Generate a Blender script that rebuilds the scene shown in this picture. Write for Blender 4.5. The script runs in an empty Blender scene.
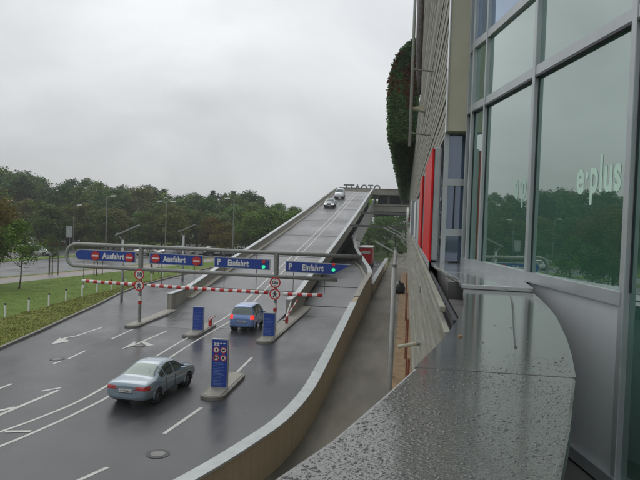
import bpy, bmesh, math, random
from mathutils import Vector, Matrix, noise
random.seed(7)
R = math.radians
SC = bpy.context.scene
COL = SC.collection
W = {}          # world base of each empty / part parent, so meshes can be written in world coordinates

# ------------------------------------------------------------------ materials
def nodes(m):
    m.use_nodes = True
    return m.node_tree.nodes, m.node_tree.links

def mat(name, col, rough=.6, metal=0., var=.12, vscale=3., bump=0., bscale=20., spec=.5, coat=0.,
        col2=None, stretch=(1, 1, 1), objcol=False, rvar=0., detail=6, contrast=(.35, .65)):
    m = bpy.data.materials.new(name)
    n, l = nodes(m)
    p = n['Principled BSDF']
    p.inputs['Roughness'].default_value = rough
    p.inputs['Metallic'].default_value = metal
    p.inputs['Specular IOR Level'].default_value = spec
    p.inputs['Coat Weight'].default_value = coat
    p.inputs['Coat Roughness'].default_value = .05
    tc = n.new('ShaderNodeTexCoord')
    mp = n.new('ShaderNodeMapping'); mp.inputs['Scale'].default_value = stretch
    l.new(tc.outputs['Object'], mp.inputs['Vector'])
    nz = n.new('ShaderNodeTexNoise'); nz.inputs['Scale'].default_value = vscale; nz.inputs['Detail'].default_value = detail
    nz.inputs['Roughness'].default_value = .6
    l.new(mp.outputs['Vector'], nz.inputs['Vector'])
    mr = n.new('ShaderNodeMapRange'); mr.inputs['From Min'].default_value = contrast[0]; mr.inputs['From Max'].default_value = contrast[1]
    l.new(nz.outputs['Fac'], mr.inputs['Value'])
    mx = n.new('ShaderNodeMix'); mx.data_type = 'RGBA'
    c2 = col2 if col2 else tuple(min(1, c * (1 + var)) for c in col)
    c1 = col if col2 else tuple(c * (1 - var) for c in col)
    mx.inputs[6].default_value = (*c1, 1); mx.inputs[7].default_value = (*c2, 1)
    l.new(mr.outputs['Result'], mx.inputs[0])
    src = mx.outputs[2]
    if objcol:
        oi = n.new('ShaderNodeObjectInfo')
        mm = n.new('ShaderNodeMix'); mm.data_type = 'RGBA'; mm.blend_type = 'MULTIPLY'; mm.inputs[0].default_value = 1
        l.new(src, mm.inputs[6]); l.new(oi.outputs['Color'], mm.inputs[7]); src = mm.outputs[2]
    l.new(src, p.inputs['Base Color'])
    if rvar:
        r2 = n.new('ShaderNodeMapRange'); r2.inputs['To Min'].default_value = max(.02, rough - rvar); r2.inputs['To Max'].default_value = rough + rvar
        l.new(mr.outputs['Result'], r2.inputs['Value']); l.new(r2.outputs['Result'], p.inputs['Roughness'])
    if bump:
        nb = n.new('ShaderNodeTexNoise'); nb.inputs['Scale'].default_value = bscale; nb.inputs['Detail'].default_value = 5
        l.new(mp.outputs['Vector'], nb.inputs['Vector'])
        b = n.new('ShaderNodeBump'); b.inputs['Strength'].default_value = bump; b.inputs['Distance'].default_value = .02
        l.new(nb.outputs['Fac'], b.inputs['Height']); l.new(b.outputs['Normal'], p.inputs['Normal'])
    return m

def emit(name, col, s, base=(.05, .05, .05)):
    m = bpy.data.materials.new(name); n, l = nodes(m); p = n['Principled BSDF']
    p.inputs['Base Color'].default_value = (*base, 1)
    p.inputs['Emission Color'].default_value = (*col, 1); p.inputs['Emission Strength'].default_value = s
    p.inputs['Roughness'].default_value = .3
    return m

def leafmat(name):
    m = bpy.data.materials.new(name); n, l = nodes(m); p = n['Principled BSDF']
    oi = n.new('ShaderNodeObjectInfo'); tc = n.new('ShaderNodeTexCoord')
    nz = n.new('ShaderNodeTexNoise'); nz.inputs['Scale'].default_value = .45; nz.inputs['Detail'].default_value = 8; nz.inputs['Roughness'].default_value = .75
    l.new(tc.outputs['Object'], nz.inputs['Vector'])
    mr = n.new('ShaderNodeMapRange'); mr.inputs['From Min'].default_value = .34; mr.inputs['From Max'].default_value = .68
    l.new(nz.outputs['Fac'], mr.inputs['Value'])
    mx = n.new('ShaderNodeMix'); mx.data_type = 'RGBA'
    mx.inputs[6].default_value = (.8, 1.05, .7, 1); mx.inputs[7].default_value = (2.2, 2.7, 1.3, 1)
    l.new(mr.outputs['Result'], mx.inputs[0])
    mm = n.new('ShaderNodeMix'); mm.data_type = 'RGBA'; mm.blend_type = 'MULTIPLY'; mm.inputs[0].default_value = 1
    l.new(mx.outputs[2], mm.inputs[6]); l.new(oi.outputs['Color'], mm.inputs[7])
    l.new(mm.outputs[2], p.inputs['Base Color']); p.inputs['Roughness'].default_value = .65
    p.inputs['Specular IOR Level'].default_value = .25
    tr = n.new('ShaderNodeBsdfTranslucent'); l.new(mm.outputs[2], tr.inputs['Color'])
    ms = n.new('ShaderNodeMixShader'); ms.inputs[0].default_value = .22
    l.new(p.outputs[0], ms.inputs[1]); l.new(tr.outputs[0], ms.inputs[2])
    l.new(ms.outputs[0], n['Material Output'].inputs['Surface'])
    return m

def glassmat(name, base, tint, refl, rough=.015, wob=0.):
    """tinted, partly mirrored architectural glass over a dark interior"""
    m = bpy.data.materials.new(name); n, l = nodes(m); p = n['Principled BSDF']
    p.inputs['Base Color'].default_value = (*base, 1); p.inputs['Roughness'].default_value = .4
    p.inputs['Specular IOR Level'].default_value = .1
    g = n.new('ShaderNodeBsdfGlossy'); g.inputs['Color'].default_value = (*tint, 1); g.inputs['Roughness'].default_value = rough
    fr = n.new('ShaderNodeFresnel'); fr.inputs['IOR'].default_value = 1.5
    ad = n.new('ShaderNodeMath'); ad.operation = 'ADD'; ad.use_clamp = True; ad.inputs[1].default_value = refl
    l.new(fr.outputs[0], ad.inputs[0])
    ms = n.new('ShaderNodeMixShader'); l.new(ad.outputs[0], ms.inputs[0])
    l.new(p.outputs[0], ms.inputs[1]); l.new(g.outputs[0], ms.inputs[2])
    l.new(ms.outputs[0], n['Material Output'].inputs['Surface'])
    if wob:
        tc = n.new('ShaderNodeTexCoord'); nz = n.new('ShaderNodeTexNoise'); nz.inputs['Scale'].default_value = 1.3
        l.new(tc.outputs['Object'], nz.inputs['Vector'])
        b = n.new('ShaderNodeBump'); b.inputs['Strength'].default_value = wob; b.inputs['Distance'].default_value = .01
        l.new(nz.outputs['Fac'], b.inputs['Height']); l.new(b.outputs['Normal'], g.inputs['Normal'])
    return m

def asphalt(name, col, rlo, rhi, wet=.5):
    m = bpy.data.materials.new(name); n, l = nodes(m); p = n['Principled BSDF']
    tc = n.new('ShaderNodeTexCoord')
    mp = n.new('ShaderNodeMapping'); mp.inputs['Scale'].default_value = (1, .22, 1); l.new(tc.outputs['Object'], mp.inputs['Vector'])
    a = n.new('ShaderNodeTexNoise'); a.inputs['Scale'].default_value = .55; a.inputs['Detail'].default_value = 7; a.inputs['Roughness'].default_value = .62
    l.new(mp.outputs[0], a.inputs['Vector'])
    b = n.new('ShaderNodeTexNoise'); b.inputs['Scale'].default_value = 60; b.inputs['Detail'].default_value = 3
    l.new(tc.outputs['Object'], b.inputs['Vector'])
    c = n.new('ShaderNodeTexNoise'); c.inputs['Scale'].default_value = .16; c.inputs['Detail'].default_value = 4
    l.new(tc.outputs['Object'], c.inputs['Vector'])
    mr = n.new('ShaderNodeMapRange'); mr.inputs['From Min'].default_value = .35; mr.inputs['From Max'].default_value = .65; l.new(a.outputs['Fac'], mr.inputs['Value'])
    mc = n.new('ShaderNodeMapRange'); mc.inputs['From Min'].default_value = .38; mc.inputs['From Max'].default_value = .62; l.new(c.outputs['Fac'], mc.inputs['Value'])
    mx = n.new('ShaderNodeMix'); mx.data_type = 'RGBA'
    mx.inputs[6].default_value = (*[v * .62 for v in col], 1); mx.inputs[7].default_value = (*[v * 1.5 for v in col], 1)
    l.new(mr.outputs[0], mx.inputs[0])
    m2 = n.new('ShaderNodeMix'); m2.data_type = 'RGBA'; m2.blend_type = 'MULTIPLY'; m2.inputs[0].default_value = .5
    l.new(mx.outputs[2], m2.inputs[6]); l.new(b.outputs['Color'], m2.inputs[7])
    l.new(m2.outputs[2], p.inputs['Base Color'])
    rr = n.new('ShaderNodeMapRange'); rr.inputs['To Min'].default_value = rlo; rr.inputs['To Max'].default_value = rhi
    av = n.new('ShaderNodeMath'); av.operation = 'MULTIPLY_ADD'; av.inputs[1].default_value = .5
    hv = n.new('ShaderNodeMath'); hv.operation = 'MULTIPLY'; hv.inputs[1].default_value = .5
    l.new(mc.outputs[0], hv.inputs[0]); l.new(mr.outputs[0], av.inputs[0]); l.new(hv.outputs[0], av.inputs[2])
    l.new(av.outputs[0], rr.inputs['Value']); l.new(rr.outputs[0], p.inputs['Roughness'])
    bp = n.new('ShaderNodeBump'); bp.inputs['Strength'].default_value = .05; bp.inputs['Distance'].default_value = .004
    l.new(b.outputs['Fac'], bp.inputs['Height']); l.new(bp.outputs[0], p.inputs['Normal'])
    p.inputs['Specular IOR Level'].default_value = wet
    return m

def concrete(name, col, streak=.3, tint=(.25, .2, .13)):
    """cast concrete: vertical run-off streaks, joints of blotchy tone, fine bump"""
    m = bpy.data.materials.new(name); n, l = nodes(m); p = n['Principled BSDF']
    tc = n.new('ShaderNodeTexCoord')
    mp = n.new('ShaderNodeMapping'); mp.inputs['Scale'].default_value = (2.2, 2.2, .18); l.new(tc.outputs['Object'], mp.inputs['Vector'])
    a = n.new('ShaderNodeTexNoise'); a.inputs['Scale'].default_value = 1.6; a.inputs['Detail'].default_value = 8; a.inputs['Roughness'].default_value = .65
    l.new(mp.outputs[0], a.inputs['Vector'])
    b = n.new('ShaderNodeTexNoise'); b.inputs['Scale'].default_value = .7; b.inputs['Detail'].default_value = 6; l.new(tc.outputs['Object'], b.inputs['Vector'])
    mr = n.new('ShaderNodeMapRange'); mr.inputs['From Min'].default_value = .45; mr.inputs['From Max'].default_value = .75; mr.inputs['To Max'].default_value = streak * 2
    l.new(a.outputs['Fac'], mr.inputs['Value'])
    m1 = n.new('ShaderNodeMix'); m1.data_type = 'RGBA'
    m1.inputs[6].default_value = (*[v * .8 for v in col], 1); m1.inputs[7].default_value = (*[v * 1.18 for v in col], 1); l.new(b.outputs['Fac'], m1.inputs[0])
    m2 = n.new('ShaderNodeMix'); m2.data_type = 'RGBA'; m2.clamp_factor = True
    l.new(mr.outputs[0], m2.inputs[0]); l.new(m1.outputs[2], m2.inputs[6]); m2.inputs[7].default_value = (*tint, 1)
    l.new(m2.outputs[2], p.inputs['Base Color']); p.inputs['Roughness'].default_value = .6
    c = n.new('ShaderNodeTexNoise'); c.inputs['Scale'].default_value = 25; l.new(tc.outputs['Object'], c.inputs['Vector'])
    bp = n.new('ShaderNodeBump'); bp.inputs['Strength'].default_value = .3; bp.inputs['Distance'].default_value = .01
    l.new(c.outputs['Fac'], bp.inputs['Height']); l.new(bp.outputs[0], p.inputs['Normal'])
    return m

def wetmetal(name):
    """sheet-metal coping under rain: fine beads in relief on a satin grey skin"""
    m = bpy.data.materials.new(name); n, l = nodes(m); p = n['Principled BSDF']
    p.inputs['Base Color'].default_value = (.12, .122, .11, 1); p.inputs['Metallic'].default_value = .25
    tc = n.new('ShaderNodeTexCoord')
    mp = n.new('ShaderNodeMapping'); mp.inputs['Scale'].default_value = (1, 1.6, 1); mp.inputs['Rotation'].default_value = (0, 0, .35)
    l.new(tc.outputs['Object'], mp.inputs['Vector'])
    w = n.new('ShaderNodeTexNoise'); w.inputs['Scale'].default_value = 30; l.new(mp.outputs[0], w.inputs['Vector'])
    v = n.new('ShaderNodeTexVoronoi'); v.inputs['Scale'].default_value = 75; v.feature = 'SMOOTH_F1'
    ad = n.new('ShaderNodeVectorMath'); ad.operation = 'MULTIPLY_ADD'; ad.inputs[1].default_value = (.02, .02, 0)
    l.new(w.outputs['Color'], ad.inputs[0]); l.new(mp.outputs[0], ad.inputs[2]); l.new(ad.outputs[0], v.inputs['Vector'])
    g = n.new('ShaderNodeTexNoise'); g.inputs['Scale'].default_value = 1.1; g.inputs['Detail'].default_value = 4; l.new(tc.outputs['Object'], g.inputs['Vector'])
    sp = n.new('ShaderNodeSeparateXYZ'); l.new(tc.outputs['Object'], sp.inputs[0])
    ed = n.new('ShaderNodeMath'); ed.operation = 'MULTIPLY_ADD'; ed.inputs[1].default_value = 1.6     # puddled sheet of water beyond, beads nearer
    l.new(g.outputs['Fac'], ed.inputs[0]); l.new(sp.outputs['Y'], ed.inputs[2])
    k = n.new('ShaderNodeMapRange'); k.inputs['From Min'].default_value = .15; k.inputs['From Max'].default_value = 1.15; k.inputs['To Min'].default_value = .4; k.inputs['To Max'].default_value = 0.03
    l.new(ed.outputs[0], k.inputs['Value'])
    mr = n.new('ShaderNodeMapRange'); mr.inputs['From Min'].default_value = .12; mr.inputs['From Max'].default_value = .5; mr.inputs['To Min'].default_value = 1; mr.inputs['To Max'].default_value = 0
    l.new(v.outputs['Distance'], mr.inputs['Value'])
    bp = n.new('ShaderNodeBump'); bp.inputs['Distance'].default_value = .004
    l.new(k.outputs[0], bp.inputs['Strength']); l.new(mr.outputs[0], bp.inputs['Height']); l.new(bp.outputs[0], p.inputs['Normal'])
    r = n.new('ShaderNodeMapRange'); r.inputs['To Min'].default_value = .1; r.inputs['To Max'].default_value = .34
    l.new(k.outputs[0], r.inputs['Value']); l.new(r.outputs[0], p.inputs['Roughness'])
    p.inputs['Coat Weight'].default_value = .5; p.inputs['Coat Roughness'].default_value = .08
    return m

M = {}
M['asphalt'] = asphalt('wet asphalt', (.046, .050, .0535), .17, .48, .6)
M['asphalt2'] = asphalt('far wet asphalt', (.09, .092, .098), .2, .45, .8)
M['alley'] = asphalt('alley paving', (.21, .195, .155), .45, .8, .25)
M['rampdeck'] = asphalt('ramp deck', (.085, .087, .092), .18, .45, .7)
M['lane'] = asphalt('concrete lane', (.10, .102, .105), .25, .5, .6)
M['grass'] = mat('lawn grass', (.09, .155, .028), .9, var=.3, vscale=.8, bump=.5, bscale=12, col2=(.15, .215, .05), spec=.1, detail=10)
M['weeds'] = mat('rough verge', (.12, .155, .035), .9, vscale=1.3, bump=.8, bscale=9, col2=(.20, .20, .055), spec=.1, detail=10)
M['meadow'] = mat('far grass', (.045, .08, .022), .95, vscale=.3, col2=(.08, .12, .04), spec=.1)
M['path'] = mat('path', (.2, .18, .165), .45, vscale=2, var=.2)
M['redpath'] = mat('red strip', (.24, .12, .085), .5, vscale=2, var=.2)
M['kerb'] = concrete('kerb stone', (.2, .195, .175), .3, (.09, .08, .06))
M['conc'] = concrete('parapet concrete', (.33, .315, .27), .35, (.17, .145, .105))
M['concg'] = concrete('grey concrete', (.3, .3, .285), .3, (.16, .15, .13))
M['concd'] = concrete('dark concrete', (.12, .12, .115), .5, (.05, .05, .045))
M['black'] = mat('dark void shade', (.02, .02, .02), .8)  # near-black colour standing in for deep shade inside voids
M['brownwall'] = concrete('brown stained concrete', (.46, .37, .24), .3, (.29, .225, .14))
M['capm'] = mat('zinc coping', (.44, .47, .47), .4, metal=.2, var=.14, vscale=2, rvar=.1)
M['mark'] = mat('white road paint', (.56, .56, .52), .5, vscale=3.5, col2=(.34, .34, .32), detail=12, contrast=(.5, .75))
M['iron'] = mat('cast iron', (.035, .035, .037), .4, metal=.5, vscale=30)
M['ironc'] = mat('manhole infill', (.22, .22, .21), .6, vscale=30)
M['steel'] = mat('galvanised tube', (.25, .255, .24), .45, metal=.35, var=.16, vscale=6, rvar=.1)
M['steeld'] = mat('dull steel', (.16, .165, .16), .5, metal=.4, var=.2, vscale=5)
M['pole'] = mat('light pole paint', (.42, .43, .42), .45, var=.1, vscale=5)
M['blue'] = mat('blue sign face', (.008, .045, .30), .35, var=.06, vscale=3, coat=.2)
M['bluel'] = mat('small print blue', (.12, .2, .45), .4)
M['edge'] = mat('sign edge', (.35, .37, .38), .4, metal=.4)
M['white'] = mat('white enamel', (.72, .72, .7), .4, var=.05)
M['red'] = mat('red enamel', (.50, .02, .018), .4, var=.08, vscale=4)
M['redlamp'] = emit('red lamp', (1, .03, .02), .15, (.3, .01, .01))
M['greenlamp'] = emit('green lamp', (.02, .85, .36), 1.0)
M['blk'] = mat('black print', (.02, .02, .02), .5)
M['paint'] = mat('car paint', (1, 1, 1), .28, metal=.35, var=.02, coat=1, objcol=True)
M['cglass'] = glassmat('car glass', (.012, .018, .018), (.72, .85, .82), .10, .03)
M['tyre'] = mat('tyre', (.018, .018, .018), .75)
M['rim'] = mat('alloy rim', (.25, .26, .27), .35, metal=.8)
M['tail'] = mat('tail lens', (.42, .01, .012), .15, coat=1)
M['brake'] = emit('lit brake lens', (1, .04, .02), .9, (.4, .01, .01))
M['head'] = mat('headlight lens', (.6, .62, .65), .1, coat=1)
M['headlit'] = emit('lit headlight', (1, .97, .9), .7, (.6, .6, .6))
M['plate'] = mat('plate', (.6, .6, .58), .4)
M['trim'] = mat('black trim', (.02, .02, .022), .5)
M['leaf'] = leafmat('leaves')
M['bark'] = mat('bark', (.07, .055, .04), .9, vscale=8, bump=.5)
M['stake'] = mat('tree stake', (.09, .075, .055), .9, vscale=8)
M['frame'] = mat('aluminium frame', (.42, .45, .46), .38, metal=.45, var=.06, vscale=4)
M['gasket'] = mat('gasket', (.02, .022, .03), .5)
M['mpanel'] = mat('brushed panel', (.54, .57, .58), .42, metal=.15, var=.07, vscale=2, stretch=(1, 1, .1))
M['gglass'] = glassmat('green facade glass', (.024, .105, .074), (.82, .91, .87), .32, .012, .05)
M['rglass'] = glassmat('return glass', (.07, .10, .15), (.7, .8, .95), .10, .05, .05)
M['bglass'] = glassmat('blue facade glass', (.10, .15, .24), (.66, .78, .95), .25, .02, .05)
M['fin'] = mat('beige render', (.46, .44, .34), .7, var=.06, vscale=1.5, detail=8, bump=.1)
M['wood'] = mat('weathered cladding', (.20, .197, .155), .7, vscale=2.2, col2=(.37, .365, .31), stretch=(1, .22, 9), bump=.6, bscale=12, contrast=(.3, .7))
M['shelf'] = mat('wet sill sheet', (.36, .38, .38), .2, metal=.45, var=.1, vscale=2.5, rvar=.12, coat=.4)
M['ledge'] = wetmetal('rain wet coping')
M['drop'] = mat('rain bead', (.06, .064, .06), .1, metal=.1, coat=.5)
M['letter'] = mat('frosted letter', (.55, .76, .66), .5, var=.04)
M['brown'] = mat('brown fascia', (.075, .06, .055), .55, vscale=9, var=.4, bump=.5)
M['orange'] = mat('ochre paving', (.28, .18, .085), .7, vscale=2, var=.3)
M['redpipe'] = mat('red lead pipe', (.25, .07, .04), .5, vscale=3, var=.3)
M['bag'] = mat('black plastic', (.015, .015, .016), .35, bump=.6, bscale=6)
M['signgrey'] = mat('sign box grey', (.36, .38, .39), .4, metal=.2)
M['redsign'] = mat('red acrylic', (.60, .014, .016), .5, spec=.15, var=.08)
M['truckred'] = mat('truck red', (.35, .018, .03), .4)
M['letterd'] = mat('dark roof letter', (.13, .15, .16), .5)
M['shed'] = mat('pale yellow wall', (.5, .4, .2), .7)

# ------------------------------------------------------------------ mesh builder
class MB:
    def __init__(s): s.v = []; s.f = []
    def add(s, v, f):
        o = len(s.v); s.v += [tuple(p) for p in v]; s.f += [tuple(i + o for i in q) for q in f]; return s
    def box(s, x0, x1, y0, y1, z0, z1):
        v = [(x, y, z) for x in (x0, x1) for y in (y0, y1) for z in (z0, z1)]
        return s.add(v, [(0, 1, 3, 2), (4, 6, 7, 5), (0, 4, 5, 1), (2, 3, 7, 6), (0, 2, 6, 4), (1, 5, 7, 3)])
    def obox(s, c, ux, uy, uz, hx, hy, hz):
        c, ux, uy, uz = map(Vector, (c, ux, uy, uz))
        v = [c + ux * a * hx + uy * b * hy + uz * d * hz for a in (-1, 1) for b in (-1, 1) for d in (-1, 1)]
        return s.add(v, [(0, 1, 3, 2), (4, 6, 7, 5), (0, 4, 5, 1), (2, 3, 7, 6), (0, 2, 6, 4), (1, 5, 7, 3)])
    def prism(s, poly, z0, z1):
        n = len(poly)
        a = sum(poly[i][0] * poly[(i + 1) % n][1] - poly[(i + 1) % n][0] * poly[i][1] for i in range(n))
        if a < 0: poly = poly[::-1]
        f0 = z0 if callable(z0) else (lambda p: z0); f1 = z1 if callable(z1) else (lambda p: z1)
        v = [(p[0], p[1], f0(p)) for p in poly] + [(p[0], p[1], f1(p)) for p in poly]
        f = [tuple(range(n))[::-1], tuple(range(n, 2 * n))] + [(i, (i + 1) % n, n + (i + 1) % n, n + i) for i in range(n)]
        return s.add(v, f)
    def sheet(s, poly, z):
        n = len(poly); a = sum(poly[i][0] * poly[(i + 1) % n][1] - poly[(i + 1) % n][0] * poly[i][1] for i in range(n))
        if a < 0: poly = poly[::-1]
        return s.add([(p[0], p[1], z) for p in poly], [tuple(range(n))])
    def tube(s, path, r, n=12, cap=True):
        path = [Vector(p) for p in path]; rs = r if isinstance(r, (list, tuple)) else [r] * len(path)
        up = None; rings = []
        for i, p in enumerate(path):
            d = (path[min(i + 1, len(path) - 1)] - path[max(i - 1, 0)]).normalized()
            if up is None: up = Vector((0, 0, 1)) if abs(d.z) < .9 else Vector((1, 0, 0))
            a = d.cross(up).normalized(); b = a.cross(d).normalized(); up = b
            rings.append([p + (a * math.cos(t) + b * math.sin(t)) * rs[i] for t in [2 * math.pi * k / n for k in range(n)]])
        v = [q for g in rings for q in g]; f = []
        for i in range(len(path) - 1):
            for k in range(n):
                f.append((i * n + k, i * n + (k + 1) % n, (i + 1) * n + (k + 1) % n, (i + 1) * n + k))
        if cap: f += [tuple(range(n))[::-1], tuple((len(path) - 1) * n + k for k in range(n))]
        return s.add(v, f)
    def disc(s, c, r, ny=-1, n=24, t=.01, rin=0.):
        """disc standing in the XZ plane, faces -Y, thickness t"""
        c = Vector(c)
        if rin:
            v = []; f = []
            for k in range(n):
                a = 2 * math.pi * k / n; ca, sa = math.cos(a), math.sin(a)
                for (q, y) in ((r, 0), (rin, 0), (r, t), (rin, t)): v.append(c + Vector((ca * q, y, sa * q)))
            for k in range(n):
                a = 4 * k; b = 4 * ((k + 1) % n)
                f += [(a, a + 1, b + 1, b), (a + 2, b + 2, b + 3, a + 3), (a, b, b + 2, a + 2), (a + 1, a + 3, b + 3, b + 1)]
            return s.add(v, f)
        return s.tube([c, c + Vector((0, t, 0))], r, n)
    def strip(s, pts, w, z):
        """flat painted line of width w following pts"""
        P = [Vector((p[0], p[1])) for p in pts]; v = []
        for i, p in enumerate(P):
            d = (P[min(i + 1, len(P) - 1)] - P[max(i - 1, 0)]).normalized(); nrm = Vector((-d.y, d.x)) * w / 2
            zz = z(p) if callable(z) else z
            v += [(p.x + nrm.x, p.y + nrm.y, zz), (p.x - nrm.x, p.y - nrm.y, zz)]
        return s.add(v, [(2 * i, 2 * i + 1, 2 * i + 3, 2 * i + 2) for i in range(len(P) - 1)])
    def build(s, name, m, parent=None, smooth=False, bevel=0., fix=True):
        off = W.get(parent.name, Vector((0, 0, 0))) if parent else Vector((0, 0, 0))
        me = bpy.data.meshes.new(name); me.from_pydata([(p[0] - off.x, p[1] - off.y, p[2] - off.z) for p in s.v], [], s.f)
        if fix and len(s.f) < 60000:
            bm = bmesh.new(); bm.from_mesh(me); bmesh.ops.recalc_face_normals(bm, faces=bm.faces)
            if bevel: bmesh.ops.bevel(bm, geom=[e for e in bm.edges if e.is_manifold and e.calc_face_angle(0) > .6], offset=bevel, segments=2, affect='EDGES', profile=.6)
            bm.to_mesh(me); bm.free()
        me.update()
        o = bpy.data.objects.new(name, me); COL.objects.link(o); me.materials.append(m)
        if smooth: me.polygons.foreach_set('use_smooth', [True] * len(me.polygons))
        if parent: o.parent = parent; W[o.name] = off
        return o

def tag(o, label=None, cat=None, group=None, kind=None):
    if label: o['label'] = label
    if cat: o['category'] = cat
    if group: o['group'] = group
    if kind: o['kind'] = kind
    return o
def thing(name, label, cat, loc=(0, 0, 0), group=None, rz=0.):
    o = bpy.data.objects.new(name, None); COL.objects.link(o); o.location = loc; o.rotation_euler.z = rz
    o.empty_display_size = .3
    W[o.name] = Vector(loc)
    return tag(o, label, cat, group)
def struct(o): o['kind'] = 'structure'; return o
KIDS = {}
def copy_tree(o, parent=None):
    c = o.copy(); COL.objects.link(c); c.parent = parent
    for ch in [x for x in bpy.data.objects if x.parent == o]: copy_tree(ch, c)
    return c
def retag(o, label, group=None, cat=None):
    o['label'] = label
    if group: o['group'] = group
    if cat: o['category'] = cat
    return o
def lerp(tab, x):
    if x <= tab[0][0]: return tab[0][1]
    for (a, b), (c, d) in zip(tab, tab[1:]):
        if x <= c: return b + (d - b) * (x - a) / (c - a)
    return tab[-1][1]
def text(body, size, org, ux, uz, m, parent, depth=.01, offset=0., xs=1., name='lettering', align='LEFT'):
    cu = bpy.data.curves.new('t', 'FONT'); cu.body = body; cu.size = size; cu.extrude = depth / 2; cu.offset = offset; cu.align_x = align
    cu.resolution_u = 4; cu.space_character = 1.08
    t = bpy.data.objects.new('t', cu); COL.objects.link(t)
    me = bpy.data.meshes.new_from_object(t.evaluated_get(bpy.context.evaluated_depsgraph_get()))
    bpy.data.objects.remove(t)
    org, ux, uz = Vector(org), Vector(ux).normalized(), Vector(uz).normalized(); nn = ux.cross(uz)
    off = W.get(parent.name, Vector()) if parent else Vector()
    for v in me.vertices: v.co = org + ux * v.co.x * xs + uz * v.co.y + nn * v.co.z - off
    me.materials.clear(); me.materials.append(m)
    o = bpy.data.objects.new(name, me); COL.objects.link(o)
    if parent: o.parent = parent; W[o.name] = off
    return o

# ------------------------------------------------------------------ ground, roads
g = MB(); g.add([(-1600, -300, -.05), (1200, -300, -.05), (1200, 2600, -.05), (-1600, 2600, -.05)], [(0, 1, 2, 3)])
struct(g.build('ground', M['meadow']))
KERB = [(-9.5, -4), (-12.6, 4), (-15.6, 12), (-18.2, 21), (-20.36, 29.2), (-21.2, 34.0), (-22.15, 38.8), (-23.45, 45.6), (-24.9, 52), (-25.9, 58), (-26.3, 65), (-26.6, 80), (-26.8, 110), (-27, 150)]
WALL = [(-6.9, 8.6), (-5.9, 10.4), (-5.1, 12.0), (-4.35, 14.0), (-3.75, 16.1), (-3.32, 18.0), (-3.08, 20.5), (-3.0, 24), (-3.0, 32), (-3.0, 40), (-3.0, 50), (-3.0, 59)]
struct(MB().sheet(KERB + [(-8.1, 150), (-8.1, 60), (-8.1, 46), (-3.25, 46)] + [(x - .25, y) for x, y in WALL[::-1] if y < 46] + [(-8.5, 2), (-8.2, -4)], 0.0).build('road', M['asphalt']))
road = bpy.data.objects['road']; W['road'] = Vector()
def laneZ(y):
    t = max(0, min(1, (y - 47) / 15)); return 1.3 * t * t * (3 - 2 * t) + (0 if y < 62 else .0)
# right-hand lane: flat, then climbing a little and curving left below the ramp
cL = [(46, -8.1), (52, -8.1), (58, -8.15), (64, -8.4), (70, -9.2), (78, -11), (88, -14), (100, -16.9)]
cR = [(46, -3.25), (52, -3.25), (59, -3.25), (64, -3.75), (70, -4.5), (79.5, -5.5), (90, -7.4), (100, -8.4)]
v = []; f = []; ys = [46 + 54 * i / 36 for i in range(37)]
for y in ys: v += [(lerp(cL, y), y, laneZ(y) + .004), (lerp(cR, y), y, laneZ(y) + .004)]
f = [(2 * i, 2 * i + 1, 2 * i + 3, 2 * i + 2) for i in range(36)]
lane = struct(MB().add(v, f).build('access_lane', M['lane'])); W['access_lane'] = Vector()
j = MB()
for y in (50.2, 57.5): j.strip([(-8.0, y), (-3.3, y + .1)], .22, laneZ(y) + .03)
j.build('expansion_joint', M['iron'], lane)
struct(MB().sheet([(-3.15, 60)] + [(x - .12, y) for x, y in WALL[::-1]] + [(-7.5, 8), (-8, -4), (1.2, -4), (1.2, 150), (-2.6, 150), (-2.6, 106), (-2.9, 62)], -.02).build('alley', M['alley']))
struct(MB().box(-.35, .75, -4, 90, -.02, .02).build('paved_strip', M['orange']))
# verge, lawn, bands of path and far roads (all heading about 11 degrees right of the lanes)
def S(o, y): return o + .2 * (y - 60)
KO = [(x - .16, y) for x, y in KERB]
mid = [(x - 4.6, y) for x, y in KERB]
mid = [(-14.5, -4), (-17.5, 4), (-20.6, 12), (-23.4, 21), (-25.2, 29), (-25.7, 35), (-26.2, 41), (-26.6, 46), (-26.9, 52), (-27.2, 58), (-27.2, 65), (-27.3, 80), (-27.4, 110), (-27.6, 150)]
def wz(p): return .10
struct(MB().sheet(KO + mid[::-1], .09).build('verge', M['weeds']))
mid2 = [q for q in mid if q[1] < 90] + [(-27.35, 98)]
struct(MB().sheet(mid2 + [(S(-37, 98), 98), (S(-37, -4), -4)], .085).build('lawn', M['grass']))
def band(o0, o1, z, y0=-4, y1=190): return [(S(o0, y0), y0), (S(o1, y0), y0), (S(o1, y1), y1), (S(o0, y1), y1)]
struct(MB().sheet(band(-40.4, -37, .0), .06).build('footpath', M['path']))
struct(MB().sheet(band(-41.1, -40.4, .0), .062).build('cycle_path', M['redpath']))
struct(MB().sheet(band(-42, -41.1, .0), .055).build('grass_strip', M['grass']))
struct(MB().sheet(band(-58.4, -42, .0), 0.0).build('side_road', M['asphalt2']))
struct(MB().sheet(band(-62, -58.4, .0), .05).build('median_strip', M['grass']))
struct(MB().sheet(band(-73.5, -62, .0), 0.0).build('side_road', M['asphalt2']))
struct(MB().sheet(band(-80, -73.5, .0), .05).build('grass_strip', M['grass']))
struct(MB().sheet([(-110, 118), (-84, 104), (-70, 145), (-100, 165)], .01).build('car_park', M['asphalt2']))
struct(MB().sheet([(-46, 96), (-18, 112), (-14, 152), (-40, 150)], .07).build('car_park', M['asphalt2']))
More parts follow.
